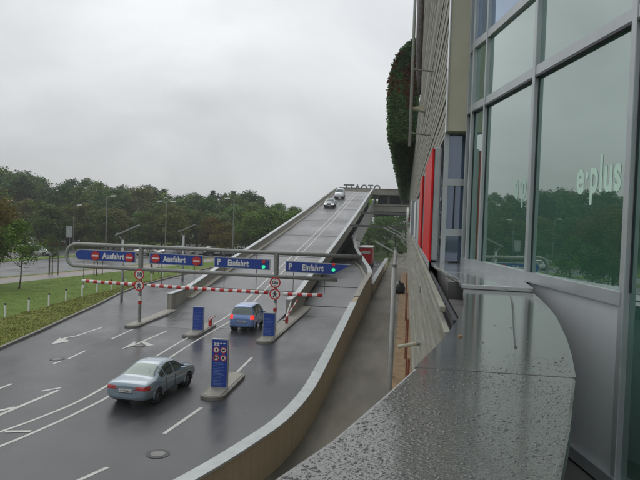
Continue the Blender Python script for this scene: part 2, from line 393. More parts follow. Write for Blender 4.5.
# kerb stone line: a real step
k = MB()
for (x0, y0), (x1, y1) in zip(KERB, KERB[1:]):
    d = Vector((x1 - x0, y1 - y0)); L = d.length; d.normalize(); n = max(1, int(L / 1.0)); nr = Vector((-d.y, d.x))
    for i in range(n):
        a = Vector((x0, y0)) + d * (L * i / n + .008); b = Vector((x0, y0)) + d * (L * (i + 1) / n - .008)
        k.prism([a, b, b + nr * .17, a + nr * .17], -.02, .125 + random.uniform(-.004, .004))
struct(k.build('kerb', M['kerb'], bevel=.0))
# rough grass tufts along the verge and lawn
t = MB(); random.seed(3)
KT = [(b, a) for a, b in KERB]; MT = [(b, a) for a, b in mid]
for i in range(60000):
    y = random.uniform(20, 70) if random.random() < .85 else random.uniform(20, 100)
    xl = lerp(KT, y); x = xl - .2 - random.random() * 9.5
    inweed = x > lerp(MT, y) + .5 * noise.noise(Vector((x * .6, y * .6, 0)))
    if not inweed and random.random() < .72: continue
    cl = noise.noise(Vector((x * .9, y * .9, 3)))
    h = random.uniform(.02, .065) * (1.2 + cl) if inweed else random.uniform(.012, .03); a = random.uniform(0, 6.28); w = random.uniform(.02, .05)
    dx, dy = math.cos(a) * w, math.sin(a) * w; lx, ly = random.uniform(-.05, .05), random.uniform(-.05, .05)
    t.add([(x - dx, y - dy, .088), (x + dx, y + dy, .088), (x + lx, y + ly, .088 + h)], [(0, 1, 2)])
M['tuft'] = mat('tuft grass', (.14, .19, .042), .85, vscale=.9, col2=(.24, .235, .07), spec=.1)
tag(t.build('grass_tufts', M['tuft'], fix=False), kind='stuff')

# ------------------------------------------------------------------ the parking ramp
RZ = [(38, 0), (42, 0), (45, .12), (48, .5), (54, 1.3), (60, 2.05), (66, 2.75), (77, 4.1), (90, 5.8), (105, 7.75), (118, 9.6), (131, 11.45), (142, 13.0), (150, 14.1), (154, 14.5), (185, 14.55)]
def rz(y): return lerp(RZ, y)
ramp = thing('parking_ramp', 'long straight two lane concrete ramp climbing from the street to the parking deck', 'ramp', (-12.7, 44, 0))
ys = [38 + i * 2.0 for i in range(59)]; ys = [y for y in ys if y <= 154]
def loft_y(prof, ys, zf, mbx=None):
    """extrude a closed XZ profile along Y following height zf(y)"""
    m = mbx or MB(); n = len(prof); v = []
    for y in ys: v += [(p[0], y, p[1] + zf(y)) for p in prof]
    f = [(i * n + k, i * n + (k + 1) % n, (i + 1) * n + (k + 1) % n, (i + 1) * n + k) for i in range(len(ys) - 1) for k in range(n)]
    f += [tuple(range(n))[::-1], tuple((len(ys) - 1) * n + k for k in range(n))]
    return m.add(v, f)
loft_y([(-17.2, -.45), (-8.6, -.45), (-8.6, .006), (-17.2, .006)], ys, rz).build('deck', M['rampdeck'], ramp)
yp = [44.6] + [y for y in ys if y > 45]
def pb(y): return -.25
for nm, xa, xb in (('left', -17.55, -17.2), ('right', -8.45, -8.1)):
    m_ = MB(); n = 0; v = []
    for y in yp:
        top = rz(y) + (1.25 - rz(y) if y < 44.7 else 0) if False else max(rz(y) + .78, 1.25 + (y - 44.6) * .02)
        bot = max(-.1, rz(y) - .42) if y > 50 else -.1
        v += [(xa, y, bot), (xb, y, bot), (xb, y, top), (xa, y, top)]
    f = [(i * 4 + k, i * 4 + (k + 1) % 4, (i + 1) * 4 + (k + 1) % 4, (i + 1) * 4 + k) for i in range(len(yp) - 1) for k in range(4)] + [(3, 2, 1, 0), tuple((len(yp) - 1) * 4 + k for k in range(4))]
    o = m_.add(v, f).build('parapet', M['conc'], ramp)
    c_ = MB(); v = []
    for y in yp:
        top = max(rz(y) + .78, 1.25 + (y - 44.6) * .02)
        v += [(xa - .04, y - .03, top), (xb + .04, y - .03, top), (xb + .04, y - .03, top + .07), (xa - .04, y - .03, top + .07)]
    c_.add(v, f).build('coping', M['capm'], o)
    # vertical joints of the panels
# kerb walkway inside the left parapet, drain on the right
loft_y([(-17.2, .0), (-16.75, .0), (-16.75, .13), (-17.2, .13)], [y for y in ys if y > 47], rz).build('inner_kerb', M['conc'], ramp)
loft_y([(-8.9, .0), (-8.6, .0), (-8.6, .12), (-8.9, .12)], [y for y in ys if y > 47], rz).build('inner_kerb', M['conc'], ramp)
dl = MB()
for x in (-12.42, -11.68): dl.strip([(x - .05, y) for y in ys if y < 154], .15, lambda p: rz(p[1]) + .018)
dl.build('lane_line', M['mark'], ramp)
for y in (52, 68, 84, 100, 116, 132, 148): MB().strip([(-16.7, y), (-9, y)], .14, rz(y) + .02).build('expansion_joint', M['iron'], ramp)
# foot of the ramp: side walls to the ground, dark walls added as shade and girder below
MB().prism([(-8.7, 46), (-8.5, 46), (-8.5, 56), (-8.7, 56)], -.05, lambda p: rz(p[1]) - .4).build('foot_wall', M['conc'], ramp)
lw = MB(); v = []
for y in [50, 60, 80, 105, 131, 154]: v += [(-17.1, y, -.05), (-17.1, y, rz(y) - .44), (-16.9, y, -.05), (-16.9, y, rz(y) - .44)]
lw.add(v, [(4 * i, 4 * i + 1, 4 * i + 5, 4 * i + 4) for i in range(5)] + [(4 * i + 2, 4 * i + 6, 4 * i + 7, 4 * i + 3) for i in range(5)]).build('shade_side_wall', M['concd'], ramp)  # closed wall put in to keep the space under the ramp dark
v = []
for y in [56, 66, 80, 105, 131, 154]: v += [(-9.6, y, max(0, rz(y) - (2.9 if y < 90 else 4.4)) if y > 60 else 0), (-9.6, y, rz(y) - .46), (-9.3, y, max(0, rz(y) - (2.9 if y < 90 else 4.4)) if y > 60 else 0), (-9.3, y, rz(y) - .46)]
MB().add(v, [(4 * i, 4 * i + 1, 4 * i + 5, 4 * i + 4) for i in range(5)] + [(4 * i + 2, 4 * i + 6, 4 * i + 7, 4 * i + 3) for i in range(5)] + [(4 * i, 4 * i + 4, 4 * i + 6, 4 * i + 2) for i in range(5)]).build('shade_web', M['black'], ramp)  # deep black web painting in the shade below the deck
MB().box(-17, -8.3, 104, 104.4, 0, rz(104) - .46).build('shade_cross_wall', M['black'], ramp)  # black wall added so the lane runs into darkness
MB().add([(-8.1, 96, 0), (-6.6, 88.5, 0), (-8.1, 96, 4.4), (-6.6, 88.5, 3.0), (-8.0, 112, 0), (-8.0, 112, 3.6)], [(0, 1, 3, 2), (1, 4, 5, 3), (2, 3, 5), (0, 2, 5, 4)]).build('wing_wall', M['concg'], ramp)
# far parapet closing the top deck (behind the cars)
# descending lower girder
gb = [(96, 4.6), (110, 6.3), (128, 8.85), (142, 10.8), (156, 12.6)]; gt = [(112, 3.5), (125, 5.1), (140, 6.9), (156, 8.9), (168, 10.2)]
v = []
for (y0, z0), (y1, z1) in zip(gb, gt): v += [(-8.3, y0, z0), (-7.9, y0, z0), (-7.9, y1, z1), (-8.3, y1, z1)]
MB().add(v, [(i * 4 + k, i * 4 + (k + 1) % 4, (i + 1) * 4 + (k + 1) % 4, (i + 1) * 4 + k) for i in range(4) for k in range(4)] + [(3, 2, 1, 0), (16, 17, 18, 19)]).build('lower_girder', M['concg'], ramp)
for y in (70, 90, 112, 134):
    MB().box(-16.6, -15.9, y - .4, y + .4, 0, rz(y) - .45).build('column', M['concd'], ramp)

# curved barrier beside the access lane
bar = thing('curved_barrier', 'pale topped concrete barrier curving left below the ramp', 'barrier', (-4, 68, 0))
BP = [(-3.25, 59.2, 2.3), (-3.6, 64, 2.35), (-4.1, 68.8, 2.4), (-4.7, 74, 2.4), (-5.3, 79.5, 2.45), (-6.2, 85, 2.8), (-7.1, 90, 3.4), (-7.9, 96, 4.5), (-8.1, 102, 5.2)]
v = []; v2 = []
for x, y, z in BP:
    v += [(x - .1, y, 0.0), (x + .2, y, 0.0), (x + .2, y, z - .07), (x - .1, y, z - .07)]
    v2 += [(x - .16, y, z - .07), (x + .28, y, z - .07), (x + .28, y, z), (x - .16, y, z)]
n = len(BP); F4 = [(i * 4 + k, i * 4 + (k + 1) % 4, (i + 1) * 4 + (k + 1) % 4, (i + 1) * 4 + k) for i in range(n - 1) for k in range(4)] + [(3, 2, 1, 0), tuple((n - 1) * 4 + k for k in range(4))]
o = MB().add(v, F4).build('barrier_wall', M['concg'], bar); MB().add(v2, F4).build('coping', M['capm'], bar)
MB().add([(x - .42, y, laneZ(y) + .0) for x, y, z in BP[:7]] + [(x - .12, y, laneZ(y)) for x, y, z in BP[:7]] + [(x - .42, y, laneZ(y) + .14) for x, y, z in BP[:7]] + [(x - .12, y, laneZ(y) + .14) for x, y, z in BP[:7]],
   [(14 + i, 15 + i, 22 + i, 21 + i) for i in range(6)] + [(i, i + 1, 15 + i, 14 + i) for i in range(6)]).build('inner_kerb', M['conc'], bar)

# retaining wall between the lane and the alley
rw = thing('retaining_wall', 'long brown stained wall with pale metal coping curving beside the lower lane', 'wall', (-3.1, 30, 0))
def wt(y): return lerp([(0, 1.15), (22, 1.2), (30, 1.5), (38, 1.85), (48, 2.25), (59, 2.3)], y)
def offs(P, d):
    out = []
    for i, p in enumerate(P):
        a = Vector(P[max(i - 1, 0)]); b = Vector(P[min(i + 1, len(P) - 1)]); t_ = (b - a).normalized(); out.append((p[0] - t_.y * d, p[1] + t_.x * d))
    return out
def densify(P, n=3):
    P = [Vector(p) for p in P]; Q = []
    for i in range(len(P) - 1):
        p0, p1, p2, p3 = P[max(i - 1, 0)], P[i], P[i + 1], P[min(i + 2, len(P) - 1)]
        for k_ in range(n):
            t_ = k_ / n; Q.append(.5 * (2 * p1 + (p2 - p0) * t_ + (2 * p0 - 5 * p1 + 4 * p2 - p3) * t_ ** 2 + (3 * p1 - p0 - 3 * p2 + p3) * t_ ** 3))
    Q.append(P[-1]); return [tuple(q) for q in Q]
WD = densify(WALL, 4); WI = offs(WD, .3); n = len(WD)
v = []
for (a, b) in zip(WD, WI): z = wt(a[1]); v += [(*b, -.02), (*a, -.04), (*a, z), (*b, z)]
F4 = [(i * 4 + k, i * 4 + (k + 1) % 4, (i + 1) * 4 + (k + 1) % 4, (i + 1) * 4 + k) for i in range(n - 1) for k in range(4)] + [(3, 2, 1, 0), tuple((n - 1) * 4 + k for k in range(4))]
MB().add(v, F4).build('wall_body', M['brownwall'], rw)
CO = offs(WD, -.05); CI = offs(WD, .36)
for (y0, y1, m_) in ((0, 41.5, M['capm']), (41.6, 60, M['conc'])):
    idx = [i for i in range(n) if y0 <= WD[i][1] <= y1]
    seg = []
    for a_ in range(0, len(idx) - 1, 3):                 # coping lengths with open joints
        ii = idx[a_:a_ + 4]
        if len(ii) < 2: continue
        v = []
        for i in ii:
            z = wt(WD[i][1]); v += [(*CI[i], z), (*CO[i], z), (*CO[i], z + .06), (*CI[i], z + .06)]
        q = len(ii); seg.append((v, [(i * 4 + k, i * 4 + (k + 1) % 4, (i + 1) * 4 + (k + 1) % 4, (i + 1) * 4 + k) for i in range(q - 1) for k in range(4)] + [(3, 2, 1, 0), tuple((q - 1) * 4 + k for k in range(4))]))
    cm = MB()
    for v, ff in seg: cm.add(v, ff)
    cm.build('coping', m_, rw)

# low wall and apron beyond, with the red truck
lw2 = thing('low_wall', 'low concrete wall with white coping running away beside the far alley', 'wall', (-2.8, 80, 0))
MB().prism([(-3.3, 61), (-2.95, 61), (-2.75, 105), (-3.1, 105)], -.03, 1.1).build('wall_body', M['brownwall'], lw2)
MB().prism([(-3.4, 60.6), (-2.9, 60.6), (-2.7, 105), (-3.2, 105)], 1.1, 1.18).build('coping', M['capm'], lw2)
struct(MB().sheet([(-3.2, 62), (-3.2, 112), (-9, 112), (-8, 96), (-5.6, 80), (-4.4, 70)], .25).build('loading_apron', M['asphalt2']))

# ------------------------------------------------------------------ parking deck
dk = thing('parking_deck', 'concrete multi storey parking deck joining the top of the ramp to the building', 'building', (-4, 160, 0))
MB().box(-8.1, 1.5, 154.8, 155.2, 13.9, 15.35).build('parapet', M['conc'], dk)
MB().box(-8.2, 1.5, 154.6, 155.3, 15.35, 15.45).build('coping', M['capm'], dk)
MB().box(-17.5, 1.5, 155.2, 190, 14.1, 14.5).build('upper_floor', M['rampdeck'], dk)
MB().box(-17.2, -8.3, 159, 159.4, 14.52, 15.6).build('parapet', M['conc'], dk)
MB().box(-17.55, -17.2, 154, 160, 14.1, 15.35).build('parapet', M['conc'], dk)
MB().box(-17.3, -8.2, 158.9, 159.5, 15.6, 15.7).build('coping', M['steeld'], dk)
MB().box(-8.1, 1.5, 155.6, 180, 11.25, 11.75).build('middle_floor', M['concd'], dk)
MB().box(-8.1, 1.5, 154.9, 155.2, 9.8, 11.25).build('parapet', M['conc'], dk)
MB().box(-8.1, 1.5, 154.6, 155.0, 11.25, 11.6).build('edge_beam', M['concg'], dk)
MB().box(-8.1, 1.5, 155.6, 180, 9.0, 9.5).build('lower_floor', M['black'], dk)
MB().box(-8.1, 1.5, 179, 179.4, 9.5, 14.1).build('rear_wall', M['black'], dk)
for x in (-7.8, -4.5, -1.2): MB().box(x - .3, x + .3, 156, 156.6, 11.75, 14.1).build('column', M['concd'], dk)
for (y, z, t_) in ((110, 8.7, .16), (90, 6.5, .14)):
    b = thing('tie_beam', 'upper thin steel beam spanning from the ramp to the building' if y == 110 else 'lower thin steel beam spanning from the ramp to the building', 'beam', (-4, y, z), 'beams between ramp and building')
    MB().box(-8.0, .5, y - .15, y + .15, z - t_, z + t_).build('web', M['steeld'], b)
    MB().box(-8.0, .5, y - .25, y + .25, z + t_, z + t_ + .05).build('flange', M['steeld'], b)
rl = thing('roof_lettering', 'dark capital letters standing behind the top parapet of the ramp', 'sign', (-10, 178, 14.5))
text('TTAOTO', 2.9, (-18.0, 178, 15.65), (1, 0, 0), (0, 0, 1), M['letterd'], rl, .3, .08, .84)
MB().box(-18, -7, 178.2, 178.4, 15.4, 15.55).build('letter_rail', M['steeld'], rl)

# ------------------------------------------------------------------ painted markings on the road
Z1 = .006
def mk(name, fn):
    b = MB(); fn(b); o = b.build(name, M['mark'], road); return o
mk('lane_line', lambda b: b.strip(densify([(-14.8, 13.2), (-13.6, 16.2), (-12.76, 18.36), (-12.3, 20.3), (-12.07, 22.1), (-12.08, 24.1), (-12.2, 27.5), (-12.34, 30.6), (-12.48, 34.7), (-12.48, 40)], 4), .13, Z1))
mk('lane_line', lambda b: b.strip(densify([(-13.6, 13.4), (-12.6, 15.8), (-11.95, 17.3), (-11.52, 19.8), (-11.36, 21.6), (-11.3, 22.9), (-11.4, 26), (-11.55, 30.1), (-11.73, 34.6), (-11.73, 40)], 4), .13, Z1))
mk('lane_line', lambda b: b.strip([(-12.62, 18.4), (-11.85, 18.62)], .2, Z1 + .004))
for (a, c) in (((-16.23, 27.2), (-16.16, 27.9)), ((-16.11, 28.3), (-16.25, 30.25)), ((-16.42, 33.4), (-16.62, 36.8)), ((-15.97, 22.3), (-15.89, 23.6)), ((-8.6, 15.0), (-8.1, 16.45)), ((-7.62, 19.4), (-7.35, 22.4)), ((-7.5, 27.8), (-7.6, 31.1))):
    mk('dash_line', lambda b: b.strip([a, c], .14, Z1))
def arrow(b, x, y0, y1, s, side):
    b.strip([(x, y0 + (y1 - y0) * .38), (x, y1)], .17 * s, Z1)
    b.strip([(x, y0 + (y1 - y0) * .42), (x - .05 * side, y0 + (y1 - y0) * .3), (x + .1, y0 + 1.0)], .2 * s, Z1 + .003)
    b.sheet([(x + .1, y0), (x - .55, y0 + 1.5), (x - .12, y0 + 1.2), (x + .28, y0 + 1.2), (x + .75, y0 + 1.5)], Z1 + .007)
mk('arrow', lambda b: (b.strip([(-18.66, 36.7), (-18.7, 33.6)], .17, Z1), b.strip([(-18.7, 33.6), (-18.95, 33.1), (-18.9, 32.4)], .2, Z1 + .003), b.sheet([(-18.73, 31.1), (-19.25, 32.9), (-18.95, 32.6), (-18.65, 32.5), (-18.2, 32.2)], Z1 + .007)))
mk('arrow', lambda b: (b.strip([(-14.44, 36.8), (-14.5, 32.6)], .17, Z1), b.sheet([(-14.69, 31.0), (-14.9, 33.2), (-14.55, 32.5), (-14.42, 32.5)], Z1 + .007), b.sheet([(-14.5, 33.1), (-14.42, 33.35), (-13.45, 32.5), (-13.75, 32.2)], Z1 + .007)))
mk('arrow', lambda b: (b.strip([(-14.3, 17.6), (-13.84, 19.9), (-13.6, 23.2)], .17, Z1), b.strip([(-13.86, 20.8), (-14.5, 19.6)], .2, Z1 + .003)))
mk('arrow', lambda b: (b.strip([(-14.15, 22.9), (-13.7, 23.55)], .16, Z1)))
for (x, y) in ((-16.58, 28.1), (-14.2, 32.2), (-7.13, 17.7)):
    c = MB(); c.tube([(x, y, -.02), (x, y, .012)], .36, 28); o = c.build('manhole_cover', M['iron'], road)
    c = MB(); c.tube([(x, y, .012), (x, y, .016)], .22, 24); c.build('cover_plate', M['ironc'], o)
mk('expansion_joint', lambda b: None) if False else None
b = MB(); b.strip([(-15.85, 40.3), (-14.4, 41.6), (-12.98, 43.5)], .1, .012); b.strip([(-12.9, 38.9), (-11.2, 38.6), (-8.4, 39.2)], .1, .02); b.build('induction_loop_seam', M['iron'], road)
# ------------------------------------------------------------------ traffic islands
def capsule(x0, x1, y0, y1, dx=0):
    w = (x1 - x0) / 2; xc = (x0 + x1) / 2; P = []
    for i in range(9): a = math.pi + math.pi * i / 8; P.append((xc + w * math.cos(a), y0 + w + w * math.sin(a)))
    for i in range(9): a = math.pi * i / 8; P.append((xc + dx + w * math.cos(a), y1 - w + w * math.sin(a)))
    return P
def island(x0, x1, y0, y1, dx, label):
    t_ = thing('traffic_island', label, 'traffic island', ((x0 + x1) / 2, y0, 0), 'kerbed islands between the lanes')
    P = capsule(x0, x1, y0, y1, dx); Q = capsule(x0 + .14, x1 - .14, y0 + .14, y1 - .14, dx)
    m_ = MB(); m_.prism(P, -.02, .13); m_.build('kerb_ring', M['kerb'], t_, bevel=.02)
    MB().prism(Q, .1, .145).build('paving', M['conc'], t_)
island(-17.5, -16.55, 37.0, 44.6, -.1, 'longest free standing kerbed island, under the left round signs')
island(-7.85, -6.85, 23.3, 27.5, -.05, 'nearest kerbed island with the tall blue panel on it')
island(-13.0, -11.95, 35.1, 39.7, -.1, 'small kerbed island between the two middle lanes with the small blue panel')
island(-8.35, -7.35, 34.6, 60, .1, 'long kerbed island running up beside the foot of the ramp')

# ------------------------------------------------------------------ round traffic sign helper
def roundsign(parent, x, y, z, kind, r=.33):
    o = MB().disc((x, y, z), r, t=.02, n=32).build('round_sign', M['white'], parent)
    MB().disc((x, y - .006, z), r, t=.006, n=32, rin=r * .76).build('red_ring', M['red'], o)
    b = MB(); yy = y - .012
    if kind == '10':
        text('10', r * 1.15, (x - r * .47, yy, z - r * .4), (1, 0, 0), (0, 0, 1), M['blk'], o, .006, .012, .85)
    elif kind == 'person':
        b.disc((x, yy, z + r * .42), r * .13, t=.006, n=12); b.box(x - r * .12, x + r * .12, yy, yy + .006, z - r * .1, z + r * .28)
        for sx in (-1, 1):
            b.obox((x + sx * r * .18, yy + .003, z - r * .32), (1, 0, sx * .45), (0, 1, 0), (-sx * .45, 0, 1), r * .08, .003, r * .24)
            b.obox((x + sx * r * .25, yy + .003, z + r * .1), (1, 0, sx * .9), (0, 1, 0), (-sx * .9, 0, 1), r * .05, .003, r * .14)
        b.build('pictogram', M['blk'], o)
    elif kind == 'height':
        for s in (-1, 1):
            b.add([(x - r * .13, yy, z + s * r * .68), (x + r * .13, yy, z + s * r * .68), (x, yy, z + s * r * .42)], [(0, 1, 2)])
        b.build('pictogram', M['blk'], o)
        text('2.0m', r * .62, (x - r * .58, yy, z - r * .2), (1, 0, 0), (0, 0, 1), M['blk'], o, .006, .008, .85)
    return o

# ------------------------------------------------------------------ gantry
gy = 38.5
ga = thing('sign_gantry', 'grey tubular gantry with rounded end spanning the lanes and carrying four blue direction signs', 'gantry', (-12.5, gy, 0))
r_ = .72; zt, zb = 5.08, 3.62; zc = (zt + zb) / 2; rc = (zt - zb) / 2
P = [(-2.6, gy, 5.0), (-9, gy, 5.03), (-15, gy, 5.07), (-21.4, gy, zt)] + [(-21.45 - rc * math.sin(a), gy, zc + rc * math.cos(a)) for a in [math.pi * i / 14 for i in range(1, 14)]] + [(-21.4, gy, zb + .02), (-15, gy, 3.6), (-9, gy, 3.55), (-4.1, gy, 3.5)]
MB().tube(P, .125, 16).build('frame_tube', M['steel'], ga, smooth=True)
for x in (-17.0, -8.0):
    po = MB().tube([(x, gy, .1), (x, gy, 3.5)], .10, 16).tube([(x, gy, 3.4), (x, gy, 5.05)], .16, 16).tube([(x, gy, .1), (x, gy, .16)], .22, 16).build('post', M['steel'], ga, smooth=False)
    b = MB(); b.tube([(x, gy, 1.55), (x, gy, 1.85)], .115, 16); b.build('reflective_band', M['white'], po)
    b = MB(); b.tube([(x, gy, 1.35), (x, gy, 1.55)], .115, 16); b.build('red_band', M['red'], po)
for x, z, kd in ((-17.0, 3.28, '10'), (-17.0, 2.56, 'person'), (-8.0, 3.17, 'height'), (-8.0, 2.44, 'person')):
    roundsign(ga, x, gy - .2, z, kd, .35)
def noentry(x, z, o):
    c = MB().disc((x, gy - .13, z), .29, t=.02, n=28).build('no_entry_disc', M['red'], o)
    MB().box(x - .21, x + .21, gy - .142, gy - .131, z - .05, z + .05).build('white_bar', M['white'], o)
def signpanel(poly, lab):
    v = [(x, gy - .05, z) for x, z in poly] + [(x, gy + .06, z) for x, z in poly]; n = len(poly)
    f = [tuple(range(n)), tuple(range(n, 2 * n))[::-1]] + [(i, (i + 1) % n, n + (i + 1) % n, n + i) for i in range(n)]
    cx = sum(p[0] for p in poly) / n; cz = sum(p[1] for p in poly) / n
    o = MB().add(v, f).build('direction_sign', M['edge'], ga); o['label'] = lab
    q = [(x + (.045 if x < cx else -.045), z + (.045 if z < cz else -.045)) for x, z in poly]
    v = [(x, gy - .056, z) for x, z in q] + [(x, gy - .045, z) for x, z in q]
    MB().add(v, f).build('sign_face', M['blue'], o)
    return o
def text_y(body, size, x, z, m_, o, xs=.77, off=.02): return text(body, size, (x, gy - .065, z), (1, 0, 0), (0, 0, 1), m_, o, .012, off, xs)
s = signpanel([(-21.2 - .36 * math.sin(math.pi * i / 8), 4.40 + .36 * math.cos(math.pi * i / 8)) for i in range(9)] + [(-17.35, 4.0), (-17.35, 4.74)], 'blue exit sign with rounded left end')
noentry(-20.1, 4.37, s); text_y('Ausfahrt', .52, -19.62, 4.2, M['white'], s); noentry(-17.75, 4.34, s)
s = signpanel([(-16.4, 4.0), (-12.8, 3.96), (-12.8, 4.68), (-16.4, 4.72)], 'blue exit sign right of the left post')
noentry(-15.95, 4.36, s); text_y('Ausfahrt', .52, -15.45, 4.17, M['white'], s); noentry(-13.2, 4.31, s)
def lamps(x, o):
    MB().disc((x, gy - .16, 4.45), .10, t=.11, n=20).build('red_signal', M['redlamp'], o)
    MB().disc((x, gy - .16, 4.12), .105, t=.11, n=20).build('green_signal', M['greenlamp'], o)
s = signpanel([(-12.05, 3.96), (-8.4, 3.92), (-8.4, 4.6), (-12.05, 4.64)], 'blue entrance sign with square ends')
text_y('P', .56, -11.85, 4.13, M['white'], s); text_y('Einfahrt', .52, -11.15, 4.11, M['white'], s); lamps(-8.8, s)
s = signpanel([(-7.4, 3.87), (-4.3, 3.8), (-3.3, 4.5), (-7.4, 4.56)], 'blue entrance sign with pointed right end')
text_y('P', .56, -7.2, 4.03, M['white'], s); text_y('Einfahrt', .52, -6.35, 4.02, M['white'], s); lamps(-4.35, s)
# hanging wires between tubes, down to the bars
for x in (-21.0, -18.2, -15.6, -13.4, -11.4, -9.3, -6.9, -4.9):
    MB().tube([(x, gy + .09, 5.0), (x, gy + .09, 2.6)], .022, 6).build('hanger_rod', M['steeld'], ga)
def hbar(x0, x1, z0, z1, lab):
    t_ = thing('height_bar', lab, 'height bar', ((x0 + x1) / 2, gy, z0), 'red and white bars hung under the gantry')
    n = max(3, int(round((x1 - x0) / .56))); NS = 2 * n
    path = [(x0 + (x1 - x0) * i / NS, gy - .05, z0 + (z1 - z0) * i / NS - .02 * math.sin(math.pi * i / NS)) for i in range(NS + 1)]
    o = MB().tube(path, .11, 14).build('striped_tube', M['white'], t_); o.data.materials.append(M['red'])
    for p in o.data.polygons:
        if len(p.vertices) == 4:
            k_ = int((p.center.x + W[t_.name].x - x0) / (x1 - x0) * NS); p.material_index = k_ % 2
        p.use_smooth = len(p.vertices) == 4
    return t_
hb = hbar(-21.0, -17.25, 2.68, 2.6, 'short striped bar left of the left gantry post')
MB().box(-21.02, -20.86, gy - .1, gy, 2.2, 2.38).build('end_weight', M['white'], hb)
MB().tube([(-20.94, gy - .05, 2.36), (-20.94, gy - .05, 2.6)], .02, 6).build('end_wire', M['steeld'], hb)
hbar(-16.5, -8.45, 2.58, 2.5, 'longest striped bar between the two gantry posts')
hbar(-7.5, -5.0, 2.48, 2.5, 'short striped bar right of the right gantry post')

# ------------------------------------------------------------------ blue panels on the islands
def panel(x0, x1, y, z1, label, signs):
    t_ = thing('information_panel', label, 'sign panel', ((x0 + x1) / 2, y, .145))
    MB().box(x0 - .03, x1 + .03, y - .06, y + .08, .14, z1 + .03).build('casing', M['edge'], t_, bevel=.01)
    MB().box(x0, x1, y - .068, y - .06, .2, z1 - .01).build('face', M['blue'], t_)
    w = x1 - x0; yy = y - .074
    if signs:
        for i, (ax, az) in enumerate(((.27, .78), (.74, .78), (.27, .62), (.74, .62))):
            cx = x0 + w * ax; cz = .15 + (z1 - .15) * az * 1.01
            o = MB().disc((cx, yy, cz), .135, t=.006, n=22).build('round_sign', M['white'], t_)
            MB().disc((cx, yy - .004, cz), .135, t=.004, n=22, rin=.1).build('red_ring', M['red'], o)
            b = MB()
            if i == 0: b.box(cx - .03, cx + .03, yy - .006, yy - .002, cz - .06, cz + .06)
            if i == 1: b.box(cx - .07, cx + .07, yy - .006, yy - .002, cz - .02, cz + .03); b.box(cx - .05, cx - .01, yy - .006, yy - .002, cz - .05, cz - .02)
            if i == 2: b.box(cx - .08, cx - .03, yy - .006, yy - .002, cz - .06, cz + .06); b.box(cx + .03, cx + .08, yy - .006, yy - .002, cz - .06, cz + .06); b.box(cx - .03, cx + .03, yy - .006, yy - .002, cz - .012, cz + .012)
            if i == 3: b.disc((cx, yy - .006, cz + .03), .04, t=.004, n=10); b.box(cx - .06, cx + .06, yy - .006, yy - .002, cz - .06, cz)
            b.build('pictogram', M['blk'], o)
        b = MB()
        for r0, cnt in ((.93, 4), (.895, 2)):
            for c in range(cnt):
                xx = x0 + w * (.12 + .2 * c); b.box(xx, xx + w * .15, yy, yy + .004, z1 * r0 - .02, z1 * r0 + .02)
        b.build('small_print', M['white'], t_)
    b = MB(); random.seed(int(abs(x0) * 10))
    for i in range(16 if signs else 12):
        zz = .28 + (z1 - .4) * (i / 16) * (.55 if signs else 1.2)
        if zz > z1 - .1: break
        b.box(x0 + w * .1, x0 + w * random.uniform(.5, .9), yy + .002, yy + .006, zz, zz + .02)
    b.build('small_print', M['bluel'], t_)
    return t_
panel(-7.68, -7.04, 24.65, 2.16, 'tall blue information panel with four small round signs on the nearest island', True)
panel(-12.74, -12.1, 36.75, 1.6, 'small blue panel on the island left of the small blue car', False)
panel(-8.18, -7.5, 36.2, 1.55, 'small blue panel at the nose of the long island beside the small blue car', False)
# barrier gates
def gate(x, y, lab, dirn):
    t_ = thing('barrier_gate', lab, 'barrier', (x, y, .14), 'raised lane barriers')
    MB().box(x - .09, x + .09, y - .1, y + .1, .14, .62).build('housing', M['red'], t_, bevel=.02)
    a = Vector((x, y - .12, .56)); d = Vector((dirn[0], dirn[1], dirn[2])); n = 6
    o = MB().tube([a + d * (i / n) for i in range(n + 1)], .045, 8).build('striped_arm', M['white'], t_); o.data.materials.append(M['red'])
    for k_, p in enumerate(o.data.polygons): p.material_index = (k_ // 8) % 2 if len(p.vertices) == 4 else 0
gate(-7.75, 41.3, 'red and white lane barrier on the long island behind its blue panel', (.2, 3.0, .8))
gate(-12.25, 38.6, 'small red lane barrier behind the small blue panel between the middle lanes', (0.05, .9, .1))
gp = thing('guide_post', 'white leaning guide post on the long island before the ramp', 'post', (-8.0, 43.2, .14))
MB().tube([(-8.05, 42.2, .14), (-7.9, 43.6, 1.3)], .05, 8).build('shaft', M['white'], gp)
MB().box(-8.15, -7.95, 42.1, 42.3, .14, .2).build('foot', M['iron'], gp)
# dark reflector on block end
# ------------------------------------------------------------------ bollards, lamp posts, manholes
b0 = None
for i, (x, y) in enumerate([(-25.9, 37.6), (-26.05, 40.4), (-26.3, 43.3), (-26.55, 46.1), (-26.7, 48.9), (-26.85, 51.7), (-26.85, 54.4), (-26.85, 57.4), (-26.8, 60.4), (-26.8, 63.4), (-26.95, 67), (-27.1, 72), (-27.2, 77), (-27.3, 82)]):
    if b0 is None:
        b0 = thing('bollard', 'x', 'bollard', (0, 0, 0), 'white bollards along the verge')
        MB().tube([(0, 0, 0), (0, 0, .84)], .062, 12).build('shaft', M['white'], b0)
        MB().tube([(0, 0, .84), (0, 0, .96)], .066, 12).build('cap', M['blk'], b0)
        o = b0
    else: o = copy_tree(b0)
    o.location = (x, y, .085); o.rotation_euler = (random.uniform(-.02, .02), random.uniform(-.02, .02), 0)
    ordn = ['nearest', 'second', 'third', 'fourth', 'fifth', 'sixth', 'seventh', 'eighth', 'ninth', 'tenth', 'eleventh', 'twelfth', 'thirteenth', 'farthest'][i]
    o['label'] = f'slim white bollard with black cap, {ordn} along the verge counted from the left'

